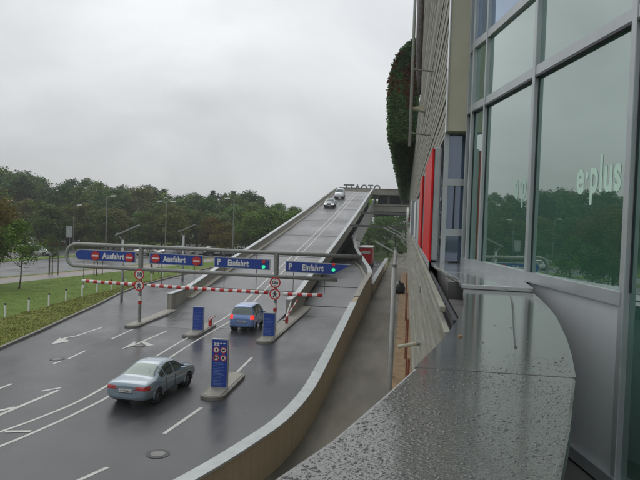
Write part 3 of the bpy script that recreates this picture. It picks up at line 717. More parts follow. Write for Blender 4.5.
def lamp_near(x, y, label):
    t_ = thing('lamp_post', label, 'street lamp', (x, y, 0), 'lamp posts with slanting reflectors')
    MB().tube([(x, y, 0), (x, y, 5.0)], .11, 14).build('pole', M['pole'], t_, smooth=True)
    MB().tube([(x, y, 4.9), (x - .5, y + .1, 5.45)], .05, 8).tube([(x, y, 4.7), (x + .12, y, 5.25)], .045, 8).build('arm', M['steel'], t_)
    d = Vector((2.0, .4, 1.0)).normalized()
    c = Vector((x + .3, y + .2, 5.82)); u = Vector((0, 1, 0)); nn = d.cross(u).normalized()
    MB().obox(c, d, nn.cross(d).normalized(), nn, 1.05, .22, .03).build('reflector', M['signgrey'], t_)
    MB().tube([(x - .62, y + .1, 5.5), (x - .4, y + .1, 5.42)], .1, 10).build('spotlight', M['steeld'], t_)
lamp_near(-23.2, 48.9, 'pale lamp post with slanting reflector behind the left blue exit sign')
lamp_near(-24.1, 65.6, 'pale lamp post with slanting reflector behind the second blue exit sign')
def lamp_far(x, y, h, arms, label):
    t_ = thing('street_lamp', label, 'street lamp', (x, y, 0), 'tall street lamps before the wood')
    MB().tube([(x, y, 0), (x, y, h)], [.1, .06], 8).build('pole', M['steel'], t_)
    for a in arms:
        MB().tube([(x, y, h - .1), (x + a * .8, y, h + .12)], .04, 6).build('arm', M['steel'], t_)
        MB().obox((x + a * 1.15, y, h + .15), (1, 0, .08), (0, 1, 0), (0, 0, 1), .42, .16, .09).build('lamp_head', M['white'], t_)
lamp_far(-49.5, 98, 9.9, [1], 'tall street lamp with one head left of the tree gap, behind the first exit sign')
lamp_far(-39.5, 99, 9.3, [-1, 1], 'tall street lamp with two heads, above the second exit sign')
lamp_far(-28.1, 99.5, 10.1, [-1], 'tall street lamp with one head facing left, nearest the ramp')
lamp_far(-73.3, 109, 8.8, [-1], 'street lamp half hidden by the autumn tree at the left edge')
lamp_far(-63.2, 112, 8.4, [1], 'street lamp with small head beside the white notice board')
nb = thing('notice_board', 'pale square notice board on a post beside the far road', 'sign', (-62.9, 110, 0))
MB().tube([(-62.9, 110.1, 0), (-62.9, 110.1, 3)], .06, 8).build('post', M['steel'], nb)
MB().box(-63.6, -62.3, 109.95, 110.0, 2.3, 4.5).build('board', M['signgrey'], nb)
b = MB(); b.box(-63.35, -62.85, 109.93, 109.945, 2.9, 4.1); b.build('print', M['pole'], nb)
sh = thing('flat_building', 'long low pale yellow building between the trees', 'building', (-86, 146, 0))
MB().box(-92, -77, 146, 152, 0, 4.5).build('wall', M['shed'], sh)
MB().box(-92.4, -76.6, 145.6, 152.4, 4.5, 4.8).build('roof', M['concd'], sh)

# ------------------------------------------------------------------ cars
def make_car(st, L, wy, r, rearwin, frontwin, sidewin, pillars, tailf, headf, label, cat='car', tailmat='tail', headmat='head', bumperz=.5):
    root = thing('parked_car', label, cat, (0, 0, 0))
    v = []; n = 14
    for (y, zb, zbelt, zt_, w, wt_) in st:
        zm = (zb + zbelt) * .52
        half = [(0, zb), (w * .8, zb), (w * .965, zb + .13), (w, zm), (w * .985, zbelt), (wt_ + .03, zt_ - .055), (wt_ * .72, zt_), (0, zt_ + .012)]
        ring = half + [(-x, z) for x, z in half[-2:0:-1]]
        v += [(x, y, z) for x, z in ring]
    n = 14; k = len(st)
    f = [(i * n + j_, i * n + (j_ + 1) % n, (i + 1) * n + (j_ + 1) % n, (i + 1) * n + j_) for i in range(k - 1) for j_ in range(n)]
    for base, flip in ((0, True), ((k - 1) * n, False)):
        q = [(base + a, base + b_, base + c, base + d) for a, b_, c, d in ((0, 1, 13, 0), (1, 2, 12, 13), (2, 3, 11, 12), (3, 4, 10, 11), (4, 5, 9, 10), (5, 6, 8, 9))]
        q = [tuple(dict.fromkeys(t_)) for t_ in q] + [(base + 6, base + 7, base + 8)]
        f += [t_[::-1] if not flip else t_ for t_ in q]
    me = bpy.data.meshes.new('cage'); me.from_pydata(v, [], f)
    o = bpy.data.objects.new('cage', me); COL.objects.link(o)
    ss = o.modifiers.new('s', 'SUBSURF'); ss.levels = 3; ss.render_levels = 3
    me2 = bpy.data.meshes.new_from_object(o.evaluated_get(bpy.context.evaluated_depsgraph_get()))
    bpy.data.objects.remove(o)
    bm = bmesh.new(); bm.from_mesh(me2); bmesh.ops.recalc_face_normals(bm, faces=bm.faces)
    topt = [(s_[0], s_[3]) for s_ in st]; beltt = [(s_[0], s_[2]) for s_ in st]; wtt = [(s_[0], s_[5]) for s_ in st]
    sets = {}
    for fc in bm.faces:
        c = fc.calc_center_median(); nr = fc.normal; key = 'body'
        if abs(c.x) > .55 and min(math.hypot(c.y - wy[0], c.z - r), math.hypot(c.y - wy[1], c.z - r)) < r + .045: key = None
        elif rearwin[0] < c.y < rearwin[1] and nr.y < -.25 and abs(c.x) < lerp(wtt, c.y) - .01 + .0 and c.z > rearwin[2]: key = 'rear_window'
        elif frontwin[0] < c.y < frontwin[1] and nr.y > .2 and abs(c.x) < lerp(wtt, c.y) - .01 and c.z > frontwin[2]: key = 'windscreen'
        elif abs(nr.x) > .6 and sidewin[0] < c.y < sidewin[1] and c.z > lerp(beltt, c.y) + .035 and c.z < lerp(topt, c.y) - .1 and all(abs(c.y - p_) > .035 for p_ in pillars): key = 'side_window'
        elif tailf(c): key = 'tail_light'
        elif headf(c): key = 'headlight'
        elif c.z < .33 and not key is None: key = 'sill_trim'
        sets.setdefault((key, c.x > 0) if key in ('side_window', 'tail_light', 'headlight') else (key, True), []).append(fc)
    mm = {'body': 'paint', 'rear_window': 'cglass', 'windscreen': 'cglass', 'side_window': 'cglass', 'tail_light': tailmat, 'headlight': headmat, 'sill_trim': 'trim'}
    for (key, sd), fcs in sets.items():
        if key is None: continue
        idx = {}; vv = []; ff = []
        for fc in fcs:
            q = []
            for vt in fc.verts:
                if vt.index not in idx: idx[vt.index] = len(vv); vv.append(vt.co.copy())
                q.append(idx[vt.index])
            ff.append(q)
        m_ = MB(); m_.v = [tuple(p_) for p_ in vv]; m_.f = [tuple(q) for q in ff]
        m_.build(key, M[mm[key]], root, smooth=True, fix=False)
    bm.free()
    hw = max(s_[4] for s_ in st)
    for y in wy:
        for sx in (-1, 1):
            xo = sx * (hw - .015); xi = sx * (hw - .2)
            prof = [(xi, r * .55), (xi, r * .93), (xi + sx * .03, r), (xo - sx * .03, r), (xo, r * .93), (xo, r * .66)]
            m_ = MB(); nn = 28; vv = []
            for a_ in range(nn):
                t_ = 2 * math.pi * a_ / nn
                vv += [(px, y + pr * math.cos(t_), r + pr * math.sin(t_)) for px, pr in prof]
            q = len(prof); ff = [(a_ * q + i, a_ * q + i + 1, ((a_ + 1) % nn) * q + i + 1, ((a_ + 1) % nn) * q + i) for a_ in range(nn) for i in range(q - 1)]
            wh = m_.add(vv, ff).build('wheel', M['tyre'], root, smooth=True)
            rm = MB(); rm.tube([(xo - sx * .09, y, r), (xo - sx * .02, y, r)], r * .16, 12)
            for a_ in range(7):
                t_ = 2 * math.pi * a_ / 7 + .3; d = Vector((0, math.cos(t_), math.sin(t_)))
                rm.obox(Vector((xo - sx * .045, y, r)) + d * r * .38, (1, 0, 0), d.cross(Vector((1, 0, 0))), d, .012, r * .09, r * .29)
            vv = []
            for a_ in range(nn):
                t_ = 2 * math.pi * a_ / nn
                vv += [(xo - sx * .03, y + rr2 * math.cos(t_), r + rr2 * math.sin(t_)) for rr2 in (r * .68, r * .6)]
            rm.add(vv, [(2 * a_, 2 * a_ + 1, 2 * ((a_ + 1) % nn) + 1, 2 * ((a_ + 1) % nn)) for a_ in range(nn)])
            rm.build('rim', M['rim'], wh)
            MB().tube([(sx * (hw - .24), y, r + .02), (sx * (hw - .05), y, r + .02)], r + .05, 24).build('wheel_well', M['blk'], root) if False else None
    for y in wy:
        for sx in (-1, 1):
            MB().tube([(sx * .45, y, r + .02), (sx * (hw - .21), y, r + .02)], r + .06, 20).build('wheel_well', M['blk'], root)
            MB().tube([(sx * (hw - .025), y + (r + .055) * math.cos(a_), r + (r + .055) * math.sin(a_)) for a_ in [math.pi * i / 16 - .15 + .3 * i / 16 for i in range(17)]], .028, 8).build('arch_lip', M['paint'], root, smooth=True)
    yr = st[0][0]
    pl = MB().box(-.26, .26, yr - .035, yr + .05, bumperz + .12, bumperz + .23).build('number_plate', M['plate'], root)
    text('HH 482', .1, (-.19, yr - .037, bumperz + .14), (1, 0, 0), (0, 0, 1), M['blk'], pl, .003, .002, .95) if False else None
    pc = MB()
    for cx in (-.17, -.12, -.05, .0, .07, .12, .17): pc.box(cx - .015, cx + .015, yr - .038, yr - .0355, bumperz + .15, bumperz + .2)
    pc.build('plate_characters', M['blk'], root)
    wx = st[2][5] * .9
    MB().tube([(-wx, st[1][0] + .02, bumperz + .30), (-wx * .6, st[0][0] - .004, bumperz + .085), (wx * .6, st[0][0] - .004, bumperz + .085), (wx, st[1][0] + .02, bumperz + .30)], .006, 6, cap=False).build('boot_seam', M['trim'], root)
    MB().tube([(.35, -1.1 if L > 4 else -1.3, lerp(topt, -1.1) + .03), (.34, -1.25 if L > 4 else -1.5, lerp(topt, -1.1) + .06)], .006, 5).build('aerial', M['trim'], root)
    MB().box(-.26, .26, -yr - .05, -yr + .035, bumperz - .08, bumperz + .03).build('number_plate', M['plate'], root)
    for sx in (-1, 1):
        MB().obox((sx * (hw + .07), frontwin[0] + .05, lerp(beltt, frontwin[0]) + .06), (1, 0, 0), (0, 1, 0), (0, 0, 1), .09, .06, .065).build('mirror', M['paint'], root, bevel=.02)
        for yy in [p_ - .22 for p_ in pillars[:2]]: MB().box(sx * (hw - .005) - .015, sx * (hw - .005) + .015, yy - .09, yy + .09, lerp(beltt, yy) - .1, lerp(beltt, yy) - .075).build('door_handle', M['paint'], root)
        for p_ in pillars: MB().box(sx * (hw - .004) - .006, sx * (hw - .004) + .006, p_ - .006, p_ + .006, .35, lerp(beltt, p_) - .02).build('door_seam', M['trim'], root)
    return root

sedan = [(-2.29, .42, .74, .82, .66, .56), (-2.27, .34, .80, .90, .76, .66), (-2.18, .26, .86, .96, .84, .72), (-1.9, .21, .89, 1.00, .875, .74), (-1.52, .19, .90, 1.03, .885, .72),
         (-1.35, .19, .905, 1.10, .885, .67), (-.78, .19, .91, 1.365, .885, .57), (-.35, .19, .905, 1.425, .885, .575), (.2, .19, .90, 1.42, .885, .575), (.55, .19, .895, 1.345, .885, .59),
         (1.08, .19, .885, 1.04, .885, .68), (1.25, .19, .87, .985, .885, .72), (1.7, .19, .83, .92, .87, .72), (2.08, .22, .74, .82, .82, .66), (2.24, .3, .66, .72, .72, .56), (2.28, .38, .6, .64, .6, .46)]
audi = make_car(sedan, 4.58, (-1.36, 1.28), .315, (-1.46, -.76, 1.02), (.5, 1.18, 1.0), (-1.12, .98), (-.02, -.78), 
                lambda c: c.y < -2.0 and .70 < c.z < .845 and abs(c.x) > .40, lambda c: c.y > 1.98 and .58 < c.z < .75 and abs(c.x) > .38,
                'light blue metallic saloon car driving towards the gantry, nearest car')
audi.name = 'saloon_car'; audi.location = (-9.80, 23.85, .006); audi.rotation_euler.z = R(-5)
retag(audi, audi['label'])
hatch = [(-1.78, .42, .78, .86, .62, .54), (-1.76, .32, .86, .96, .72, .64), (-1.70, .27, .93, 1.06, .78, .70), (-1.62, .24, .95, 1.28, .80, .67), (-1.46, .22, .955, 1.56, .81, .60), (-1.15, .22, .955, 1.645, .815, .595),
         (-.4, .22, .95, 1.67, .815, .60), (.2, .22, .945, 1.655, .815, .60), (.5, .22, .94, 1.58, .815, .61), (1.0, .22, .93, 1.12, .81, .66), (1.12, .22, .91, 1.06, .805, .66), (1.45, .22, .86, .98, .79, .64), (1.66, .26, .76, .84, .73, .56), (1.75, .34, .66, .72, .64, .48), (1.78, .42, .6, .64, .52, .4)]
agila = make_car(hatch, 3.54, (-1.2, 1.16), .285, (-1.72, -1.42, 1.09), (.42, 1.06, 1.06), (-1.32, .88), (.0, -.72),
                 lambda c: c.y < -1.58 and .82 < c.z < 1.09 and abs(c.x) > .56, lambda c: c.y > 1.5 and .62 < c.z < .8 and abs(c.x) > .34,
                 'small blue upright hatchback with lit brake lights under the gantry', tailmat='brake')
agila.name = 'hatchback_car'; agila.location = (-9.95, 39.6, .03); agila.rotation_euler = (R(1), 0, R(-1))
rampcar = make_car([(a, b_, c, d, e_ * 1.06, f_ * 1.06) for a, b_, c, d, e_, f_ in sedan], 4.58, (-1.36, 1.28), .33, (-1.46, -.76, 1.02), (.5, 1.18, 1.0), (-1.12, .98), (-.02, -.78),
                   lambda c: c.y < -2.0 and .70 < c.z < .845 and abs(c.x) > .40, lambda c: c.y > 1.9 and .56 < c.z < .76 and abs(c.x) > .36,
                   'dark car with lit headlights coming down the ramp', headmat='headlit')
rampcar.name = 'dark_car'; rampcar.location = (-14.6, 119.5, rz(119.5) + .03); rampcar.rotation_euler = (R(-8), 0, R(180)); rampcar.scale = (1.1, 1.0, 1.1)
van = make_car([(a * 1.2, b_, c * 1.05, d * 1.1, e_ * 1.12, f_ * 1.12) for a, b_, c, d, e_, f_ in hatch], 4.2, (-1.4, 1.38), .33, (-2.05, -1.7, 1.2), (.5, 1.28, 1.15), (-1.55, 1.05), (.0, -.85),
               lambda c: c.y < -1.85 and .85 < c.z < 1.15 and abs(c.x) > .6, lambda c: c.y > 1.8 and .64 < c.z < .86 and abs(c.x) > .38,
               'silver white van like car behind the dark car at the top of the ramp')
van.name = 'silver_car'; van.location = (-14.5, 135.5, rz(135.5) + .03); van.rotation_euler = (R(-8), 0, R(180)); van.scale = (1.1, 1, 1.15)
def paint(root, col):
    for ch in bpy.data.objects:
        if ch.parent == root: ch.color = (*col, 1)
paint(audi, (.24, .31, .37)); paint(agila, (.16, .26, .52)); paint(rampcar, (.03, .045, .09)); paint(van, (.45, .47, .5))
def carcopy(src, loc, rz_, col, label, group):
    c = copy_tree(src); c.name = 'parked_car'; c.location = loc; c.rotation_euler = (0, 0, rz_); c.scale = (1, 1, 1); paint(c, col); retag(c, label, group, 'car'); return c
plain = make_car(hatch, 3.54, (-1.2, 1.16), .285, (-1.72, -1.42, 1.09), (.42, 1.06, 1.06), (-1.32, .88), (.0, -.72),
                 lambda c: c.y < -1.58 and .82 < c.z < 1.09 and abs(c.x) > .56, lambda c: c.y > 1.5 and .62 < c.z < .8 and abs(c.x) > .34, 'x')
plain.location = (-58.4, 92.6, .01); plain.rotation_euler.z = R(-75); plain.name = 'parked_car'; paint(plain, (.62, .63, .62)); plain.scale = (1.1, 1.15, 1)
retag(plain, 'white hatchback standing alone on the far road at the left', 'cars on the far roads')
carcopy(audi, (-66.5, 103.5, .01), R(-70), (.5, .52, .55), 'pale saloon half hidden by the young tree on the far road', 'cars on the far roads')
G = 'cars parked in the far car park'
carcopy(audi, (-70.6, 117.5, .01), R(-60), (.25, .03, .045), 'dark red car beyond the far road, left one of the red pair', G)
carcopy(plain, (-73.6, 121.0, .01), R(-60), (.22, .03, .06), 'dark red car beyond the far road, right one of the red pair', G)
carcopy(audi, (-72.8, 129.0, .01), R(-60), (.6, .6, .6), 'white car just right of the two dark red cars', G)
carcopy(plain, (-70.0, 133.0, .01), R(-60), (.62, .62, .62), 'white hatchback beyond the two dark red cars, nearest the notice board', G)
random.seed(5)
cols = [(.6, .6, .6, 'white'), (.3, .32, .34, 'silver'), (.6, .61, .6, 'white'), (.03, .04, .06, 'black'), (.5, .52, .53, 'silver'), (.6, .6, .58, 'white'), (.05, .08, .2, 'navy'), (.55, .56, .56, 'white'), (.32, .05, .03, 'red'), (.2, .21, .22, 'grey'), (.55, .55, .55, 'white')]
for i, (cx, cy) in enumerate([(-41.5, 101.2), (-39.4, 102.6), (-37.3, 104.1), (-35.2, 105.6), (-33.0, 107.2), (-30.8, 108.9), (-28.6, 110.6), (-26.4, 112.3), (-24.2, 114.0), (-22.0, 115.6), (-44.5, 99.2)]):
    c = cols[i]; carcopy(plain if i % 2 else audi, (cx, cy + 4, .08), R(-38 + random.uniform(-4, 4) + (180 if i % 3 == 0 else 0)), c[:3], f'{c[3]} parked car in the row before the wood, number %s from the left' % ['two', 'three', 'four', 'five', 'six', 'seven', 'eight', 'nine', 'ten', 'eleven', 'one'][i], 'row of parked cars before the wood')

# red delivery truck
tk = thing('delivery_truck', 'small red box truck with pale roof behind the curved barrier', 'truck', (-5.6, 93, .25))
MB().box(-6.6, -4.75, 91, 97, .95, 3.35).build('cargo_box', M['truckred'], tk, bevel=.03)
MB().box(-6.65, -4.7, 90.9, 97.1, 3.35, 3.5).build('roof', M['white'], tk, bevel=.03)
MB().box(-6.5, -4.85, 97.2, 99, .9, 2.6).build('cab', M['truckred'], tk, bevel=.12)
MB().box(-6.6, -4.75, 90.8, 97.2, .7, .95).build('chassis', M['trim'], tk)
MB().box(-6.45, -4.9, 90.96, 90.99, 1.1, 3.2).build('rear_door', M['redsign'], tk)
MB().box(-6.3, -5.0, 90.93, 90.955, 2.5, 2.9).build('door_label', M['plate'], tk)
for y in (92.4, 98):
    for x in (-6.5, -5.05): MB().tube([(x, y, .7), (x + .25, y, .7)], .44, 20).build('wheel', M['tyre'], tk)

# ------------------------------------------------------------------ the shop building
bd = thing('shop_building', 'curved shop building with green glass curtain wall, beige cladding boards and metal sills', 'building', (1, 6, 0))
A = [(2.15, 1.6), (1.75, 3.0), (1.451, 4.32), (1.13, 5.9), (.86, 7.3), (.76, 7.73), (.735, 7.98)]
ZS, ZT1, ZT2, ZTOP, ZR = 6.70, 8.57, 9.32, 12.0, 5.47
def seg(i): 
    a, b_ = Vector(A[i]), Vector(A[i + 1]); d = (b_ - a).normalized(); return a, b_, d, Vector((-d.y, d.x))
def along(m_, a, b_, z0, z1, o0, o1, e0=0., e1=0.):
    """box along plan segment a-b, outward offsets o0..o1 (outward = left of travel), ends trimmed by e0,e1"""
    d = (b_ - a).normalized(); nr = Vector((-d.y, d.x)); a = a + d * e0; b_ = b_ - d * e1
    return m_.prism([a + nr * o0, b_ + nr * o0, b_ + nr * o1, a + nr * o1], z0, z1)
panes = {}
for i in range(6):
    a, b_, d, nr = seg(i)
    for (z0, z1, mt) in ((5.56 if i <= 1 else ZS + .09, ZT1, 'gglass'), (ZT1 + .1, ZT2, 'gglass'), (ZT2 + .1, 10.9, 'bglass' if i >= 3 else 'gglass'), (11.0, 12.6, 'bglass')):
        o = along(MB(), a, b_, z0, z1, -.03, -.01).build('window_pane', M[mt], bd); panes[(i, round(z0, 1))] = o
    for (z0, z1, ow) in (((ZS, ZS + .09, .04), ) if i > 1 else ()) + ((ZT1, ZT1 + .085, .026), (ZT2, ZT2 + .085, .026), (10.9, 11.0, .025)):
        along(MB(), a, b_, z0, z1, -.05, ow, .0, .0).build('transom', M['frame'], bd)
    along(MB(), a, b_, ZT1 - .022, ZT1, -.009, .03).build('gasket', M['gasket'], bd)
    if i <= 2:
        along(MB(), a, b_, 5.47, 5.56, -.04, .05).build('bottom_rail', M['frame'], bd)
        if i == 2: along(MB(), a, b_, 5.56, ZS - .004, -.02, .012, .04, .04).build('metal_panel', M['mpanel'], bd)
for i in range(1, 7):
    p = Vector(A[i]); d = (Vector(A[i]) - Vector(A[i - 1])).normalized(); nr = Vector((-d.y, d.x)); w = .029 if i < 4 else .02
    z0 = 5.47 if i < 3 else ZS
    MB().prism([p - d * w - nr * .06, p + d * w - nr * .06, p + d * w + nr * .034, p - d * w + nr * .034], z0, 12.6).build('mullion', M['frame'], bd, bevel=.006)
    MB().prism([p - d * (w + .012) - nr * .02, p - d * w - nr * .02, p - d * w - nr * .003, p - d * (w + .012) - nr * .003], ZS + .09, ZT1 - .02).build('gasket', M['gasket'], bd)
# writing behind the glass edge: two panes
for i, (t0, sz, lit) in {1: (.0, 1, True), 2: (.0, .8, False)}.items():
    pass
a, b_, d, nr = seg(2)
P0 = Vector((1.295, 5.08)); P0 = a + d * ((P0 - a).dot(d)) - nr * .0085
ux = (-d.x, -d.y, 0)
t_ = text('e·plus', .375, (P0.x, P0.y, 7.475), ux, (0, 0, 1), M['letter'], panes[(2, 6.8)], .001, .010, .67, 'window_lettering')
P0 = Vector(A[3]) + (Vector(A[4]) - Vector(A[3])) * .33; a, b_, d, nr = seg(3)
P0 = P0 - nr * .0085
M['letter2'] = mat('faint letter', (.40, .58, .50), .5, var=.04)
text('e·pl', .38, (P0.x, P0.y, 7.475), (-d.x, -d.y, 0), (0, 0, 1), M['letter2'], panes[(3, 6.8)], .001, .008, .62, 'window_lettering')
# beige end wall of the projecting storey
MB().box(.46, .80, 7.98, 8.14, 8.37, 13).build('end_panel', M['fin'], bd)
MB().box(.452, .462, 7.96, 8.16, 8.36, 13).build('corner_trim', M['shelf'], bd)
MB().box(.47, 1.2, 8.14, 60, 8.36, 8.42).build('soffit', M['concg'], bd)
# upper cladding boards
ub = MB(); random.seed(2)
for y0, y1, ztop in ((8.16, 30, 18.6), (30.02, 95, 13.4)):
    z = 8.42
    while z < ztop:
        h = random.choice((.13, .15, .17)); xx = .462 + random.uniform(0, .014)
        ub.box(xx, .54, y0, y1, z, z + h - .045); z += h
ub.build('upper_cladding', M['wood'], bd)
MB().box(.545, 8, 8.16, 30, 8.42, 18.6).box(.545, 8, 30.01, 95, 8.42, 13.4).build('core_wall', M['concd'], bd)
MB().tube([(.42, 29.6, 13.2), (.4, 29.7, 13.9), (.37, 29.8, 15), (.36, 29.8, 19)], [.05, .14, .2, .24], 12).build('roof_edge_roll', M['brown'], bd, smooth=True)
# lower cladding: boards under the sill, ochre base behind them
lb = MB(); z = 3.45; random.seed(8)
while z < 6.42:
    h = random.choice((.13, .16, .2)); xx = .30 + random.uniform(-.028, .02); hh = h - random.uniform(.03, .055); y0 = 4.15; y1 = 92
    yj = random.uniform(6, 26)
    for (ya, yb) in ((y0, yj - .01), (yj + .01, yj + 22), (yj + 22.03, y1)):
        x2 = xx + random.uniform(-.008, .008)
        lb.box(x2, .42, ya, yb, z, z + hh)
    z += h
lb.build('lower_cladding', M['wood'], bd)
MB().box(.42, .8, 6.0, 92, 3.4, 6.655).box(.42, .8, 4.2, 5.9, 3.4, 6.50).build('base_wall', M['concd'], bd)
MB().box(.75, 1.2, 5.4, 92, 0, 3.4).build('ground_floor_wall', M['concg'], bd)
MB().prism([(.25, 4.3), (.29, 4.3), (.29, 92), (.25, 92)], 6.60, 6.64).build('edge_rail', M['wood'], bd, bevel=.006)
MB().prism([(.262, 3.9), (.30, 3.9), (.30, 92), (.262, 92)], 6.50, 6.535).build('edge_rail', M['wood'], bd, bevel=.006)
MB().box(.32, .35, 4.0, 92, 6.42, 6.595).build('rail_backing', M['gasket'], bd)
# sill shelf
sp = [(.31, 92), (.33, 20), (.34, 8), (.42, 6.6), (.50, 5.9), (.48, 5.34), (1.06, 5.3), (1.10, 5.9), (.84, 7.3), (.74, 7.8), (.74, 92)]
MB().prism(sp, 6.662, 6.70).build('sill_shelf', M['shelf'], bd, bevel=.006)
MB().box(.30, .312, 8, 92, 6.6, 6.72).build('sill_edge', M['frame'], bd)
# recessed window band beyond the end panel
wy_ = 8.16
for i in range(12):
    y0 = 8.2 + i * 1.9; y1 = y0 + 1.84
    p = MB().box(.80, .82, y0, y1, 6.72, 8.34).build('window_pane', M['bglass'], bd)
    fr = MB(); fr.box(.74, .84, y0 - .06, y0, 6.70, 8.36); fr.box(.75, .80, y0, y1, 7.72, 7.80); fr.box(.75, .80, y0, y1, 6.95, 7.03); fr.box(.75, .80, y0 + .85, y0 + .91, 6.72, 7.72)
    fr.build('window_frame', M['frame'], bd)
# glazed return under the end panel, facing back along the ledge
rt = MB().box(.47, .80, 8.22, 8.24, 6.72, 8.35).build('return_pane', M['rglass'], bd)
fr = MB()
for (x0, x1, z0, z1) in ((.455, .515, 6.70, 8.355), (.79, .82, 6.70, 8.355), (.515, .79, 7.70, 7.79), (.515, .79, 7.05, 7.14)): fr.box(x0, x1, 8.18, 8.215, z0, z1)
fr.build('return_frame', M['frame'], bd)
MB().box(.60, .615, 8.19, 8.215, 7.14, 7.70).build('glazing_bar', M['gasket'], bd)
# ledge the camera leans over
ld = thing('parapet_ledge', 'broad dark grey metal coping covered in raindrops in the foreground', 'parapet', (.3, 2.5, 5.5))
LP = [(-.62, -1.5), (-.5, .2), (-.36, 1.0), (-.28, 1.39), (-.18, 1.67), (-.05, 2.16), (.11, 2.8), (.25, 3.4), (.38, 4.08), (.43, 4.5), (.50, 5.3), (.60, 5.9), (1.02, 5.9), (1.06, 5.4), (1.05, 4.98), (.97, 4.12), (.69, 2.56), (.51, 1.92), (.39, 1.53), (.30, 1.0), (.22, .2), (.12, -1.5)]
MB().prism(LP, 6.545, 6.60).build('coping', M['ledge'], ld, bevel=.012)
LB = [(-.50, -1.5), (-.36, .2), (-.2, 1.2), (.08, 2.3), (.30, 3.2), (.46, 4.2), (.6, 5.3), (.95, 5.25), (.88, 4.1), (.60, 2.56), (.42, 1.92), (.25, 1.0), (.1, -1.5)]
MB().prism(LB, 5.3, 6.545).build('parapet_wall', M['mpanel'], ld)
def lz(y): return 6.6 + max(0, min(1, (y - 2.6) / 2.73)) * .059
v = []
for (y, xa, xb) in ((2.6, .06, .70), (3.0, .16, .785), (3.4, .25, .86), (4.08, .38, .965), (4.5, .43, 1.01), (4.98, .465, 1.045), (5.33, .50, 1.055)):
    v += [(xa, y, 6.59), (xb, y, 6.59), (xb, y, lz(y) + .002), (xa, y, lz(y) + .002)]
MB().add(v, [(q * 4 + k_, q * 4 + (k_ + 1) % 4, q * 4 + 4 + (k_ + 1) % 4, q * 4 + 4 + k_) for q in range(6) for k_ in range(4)] + [(3, 2, 1, 0), (24, 25, 26, 27)]).build('raised_coping', M['ledge'], ld)
# rib added on the coping in place of the mullion's reflection
MB().tube([(.86, 5.2, lz(5.2) + .003), (.78, 4.6, lz(4.6) + .003), (.55, 3.1, lz(3.1) + .003)], .008, 8).build('reflection_rib', M['ledge'], ld)
b = MB(); b.tube([(.30, 3.28, 6.61), (.30, 3.28, 6.627)], .012, 10); b.build('rivet', M['orange'], ld)
def inside(p, poly):
    c = False; j_ = len(poly) - 1
    for i in range(len(poly)):
        (xi, yi), (xj, yj) = poly[i], poly[j_]
        if (yi > p[1]) != (yj > p[1]) and p[0] < (xj - xi) * (p[1] - yi) / (yj - yi) + xi: c = not c
        j_ = i
    return c
random.seed(9); dr = MB(); cnt = 0
LPi = [(x * .97 + .01, y) for x, y in LP]
while cnt < 9000:
    y = 1.0 + 3.6 * random.random() ** 1.5; x = random.uniform(-.3, 1.0)
    if not inside((x, y), LPi): continue
    nz = noise.noise(Vector((x * 3, y * 3, 0)))
    dens = 1 if y < 2.3 + nz * .8 else max(.03, .8 - (y - 2.3 - nz * .8) * 1.2)
    if random.random() > dens: continue
    cnt += 1; r = random.uniform(.0009, .0021) * (2.6 if random.random() < .07 else 1); a = random.gauss(.5, .5); el = random.uniform(1, 1.9)
    ca, sa = math.cos(a), math.sin(a); v = []; zl = lz(y) + (.002 if y > 2.6 else 0)
    for (rr2, hz) in ((1, 0), (.75, .55)):
        for k_ in range(7):
            t_ = 6.283 * k_ / 7; px, py = r * rr2 * el * math.cos(t_), r * rr2 * math.sin(t_); v.append((x + px * ca - py * sa, y + px * sa + py * ca, zl + .0002 + r * hz * .7))
    v.append((x, y, zl + r * .6))
    dr.add(v, [(k_, (k_ + 1) % 7, 7 + (k_ + 1) % 7, 7 + k_) for k_ in range(7)] + [(7 + k_, 7 + (k_ + 1) % 7, 14) for k_ in range(7)])
tag(dr.build('raindrops', M['drop'], fix=False, smooth=True), kind='stuff')
struct(MB().box(.55, 5, -2, 5.6, 5.3, 5.45).build('terrace_floor', M['concd']))
# interior block so that nothing shows through beyond the glass line
MB().prism([(2.5, 1.6), (1.95, 3.1), (1.6, 4.5), (1.3, 5.9), (1.02, 7.4), (1.0, 8.1), (9, 8.1), (9, 1.6)], 5.45, 12.6).build('core_wall', M['black'], bd)
MB().prism([(2.2, 1.6), (1.8, 3.0), (1.5, 4.42), (1.2, 5.9), (.98, 7.3), (1.0, 8.1), (9, 8.1), (9, 1.6)], 0, 5.3).build('ground_floor_wall', M['concg'], bd)
# stub pipe sticking out of the boards, pipes and columns at the base
pp = thing('waste_pipe_stub', 'short pale pipe stub sticking out of the cladding boards above the alley', 'pipe', (.2, 10, 5.25))
MB().tube([(.32, 10, 5.3), (-.05, 10, 5.21)], .03, 10).build('stub', M['fin'], pp); MB().tube([(.28, 10, 5.29), (.24, 10, 5.28)], .045, 10).build('collar', M['steel'], pp)
for i, y in enumerate((17, 24, 33, 46)):
    c = thing('red_pipe', ['nearest', 'second', 'third', 'farthest'][i] + ' rust red downpipe at the foot of the cladding above the ochre paving', 'pipe', (.2, y, 0), 'red pipes along the building foot')
    MB().tube([(.22, y, 0), (.22, y, 3.5)], .032, 10).build('shaft', M['redpipe'], c); MB().tube([(.22, y, 1.6), (.22, y, 1.7)], .05, 10).build('bracket', M['orange'], c)

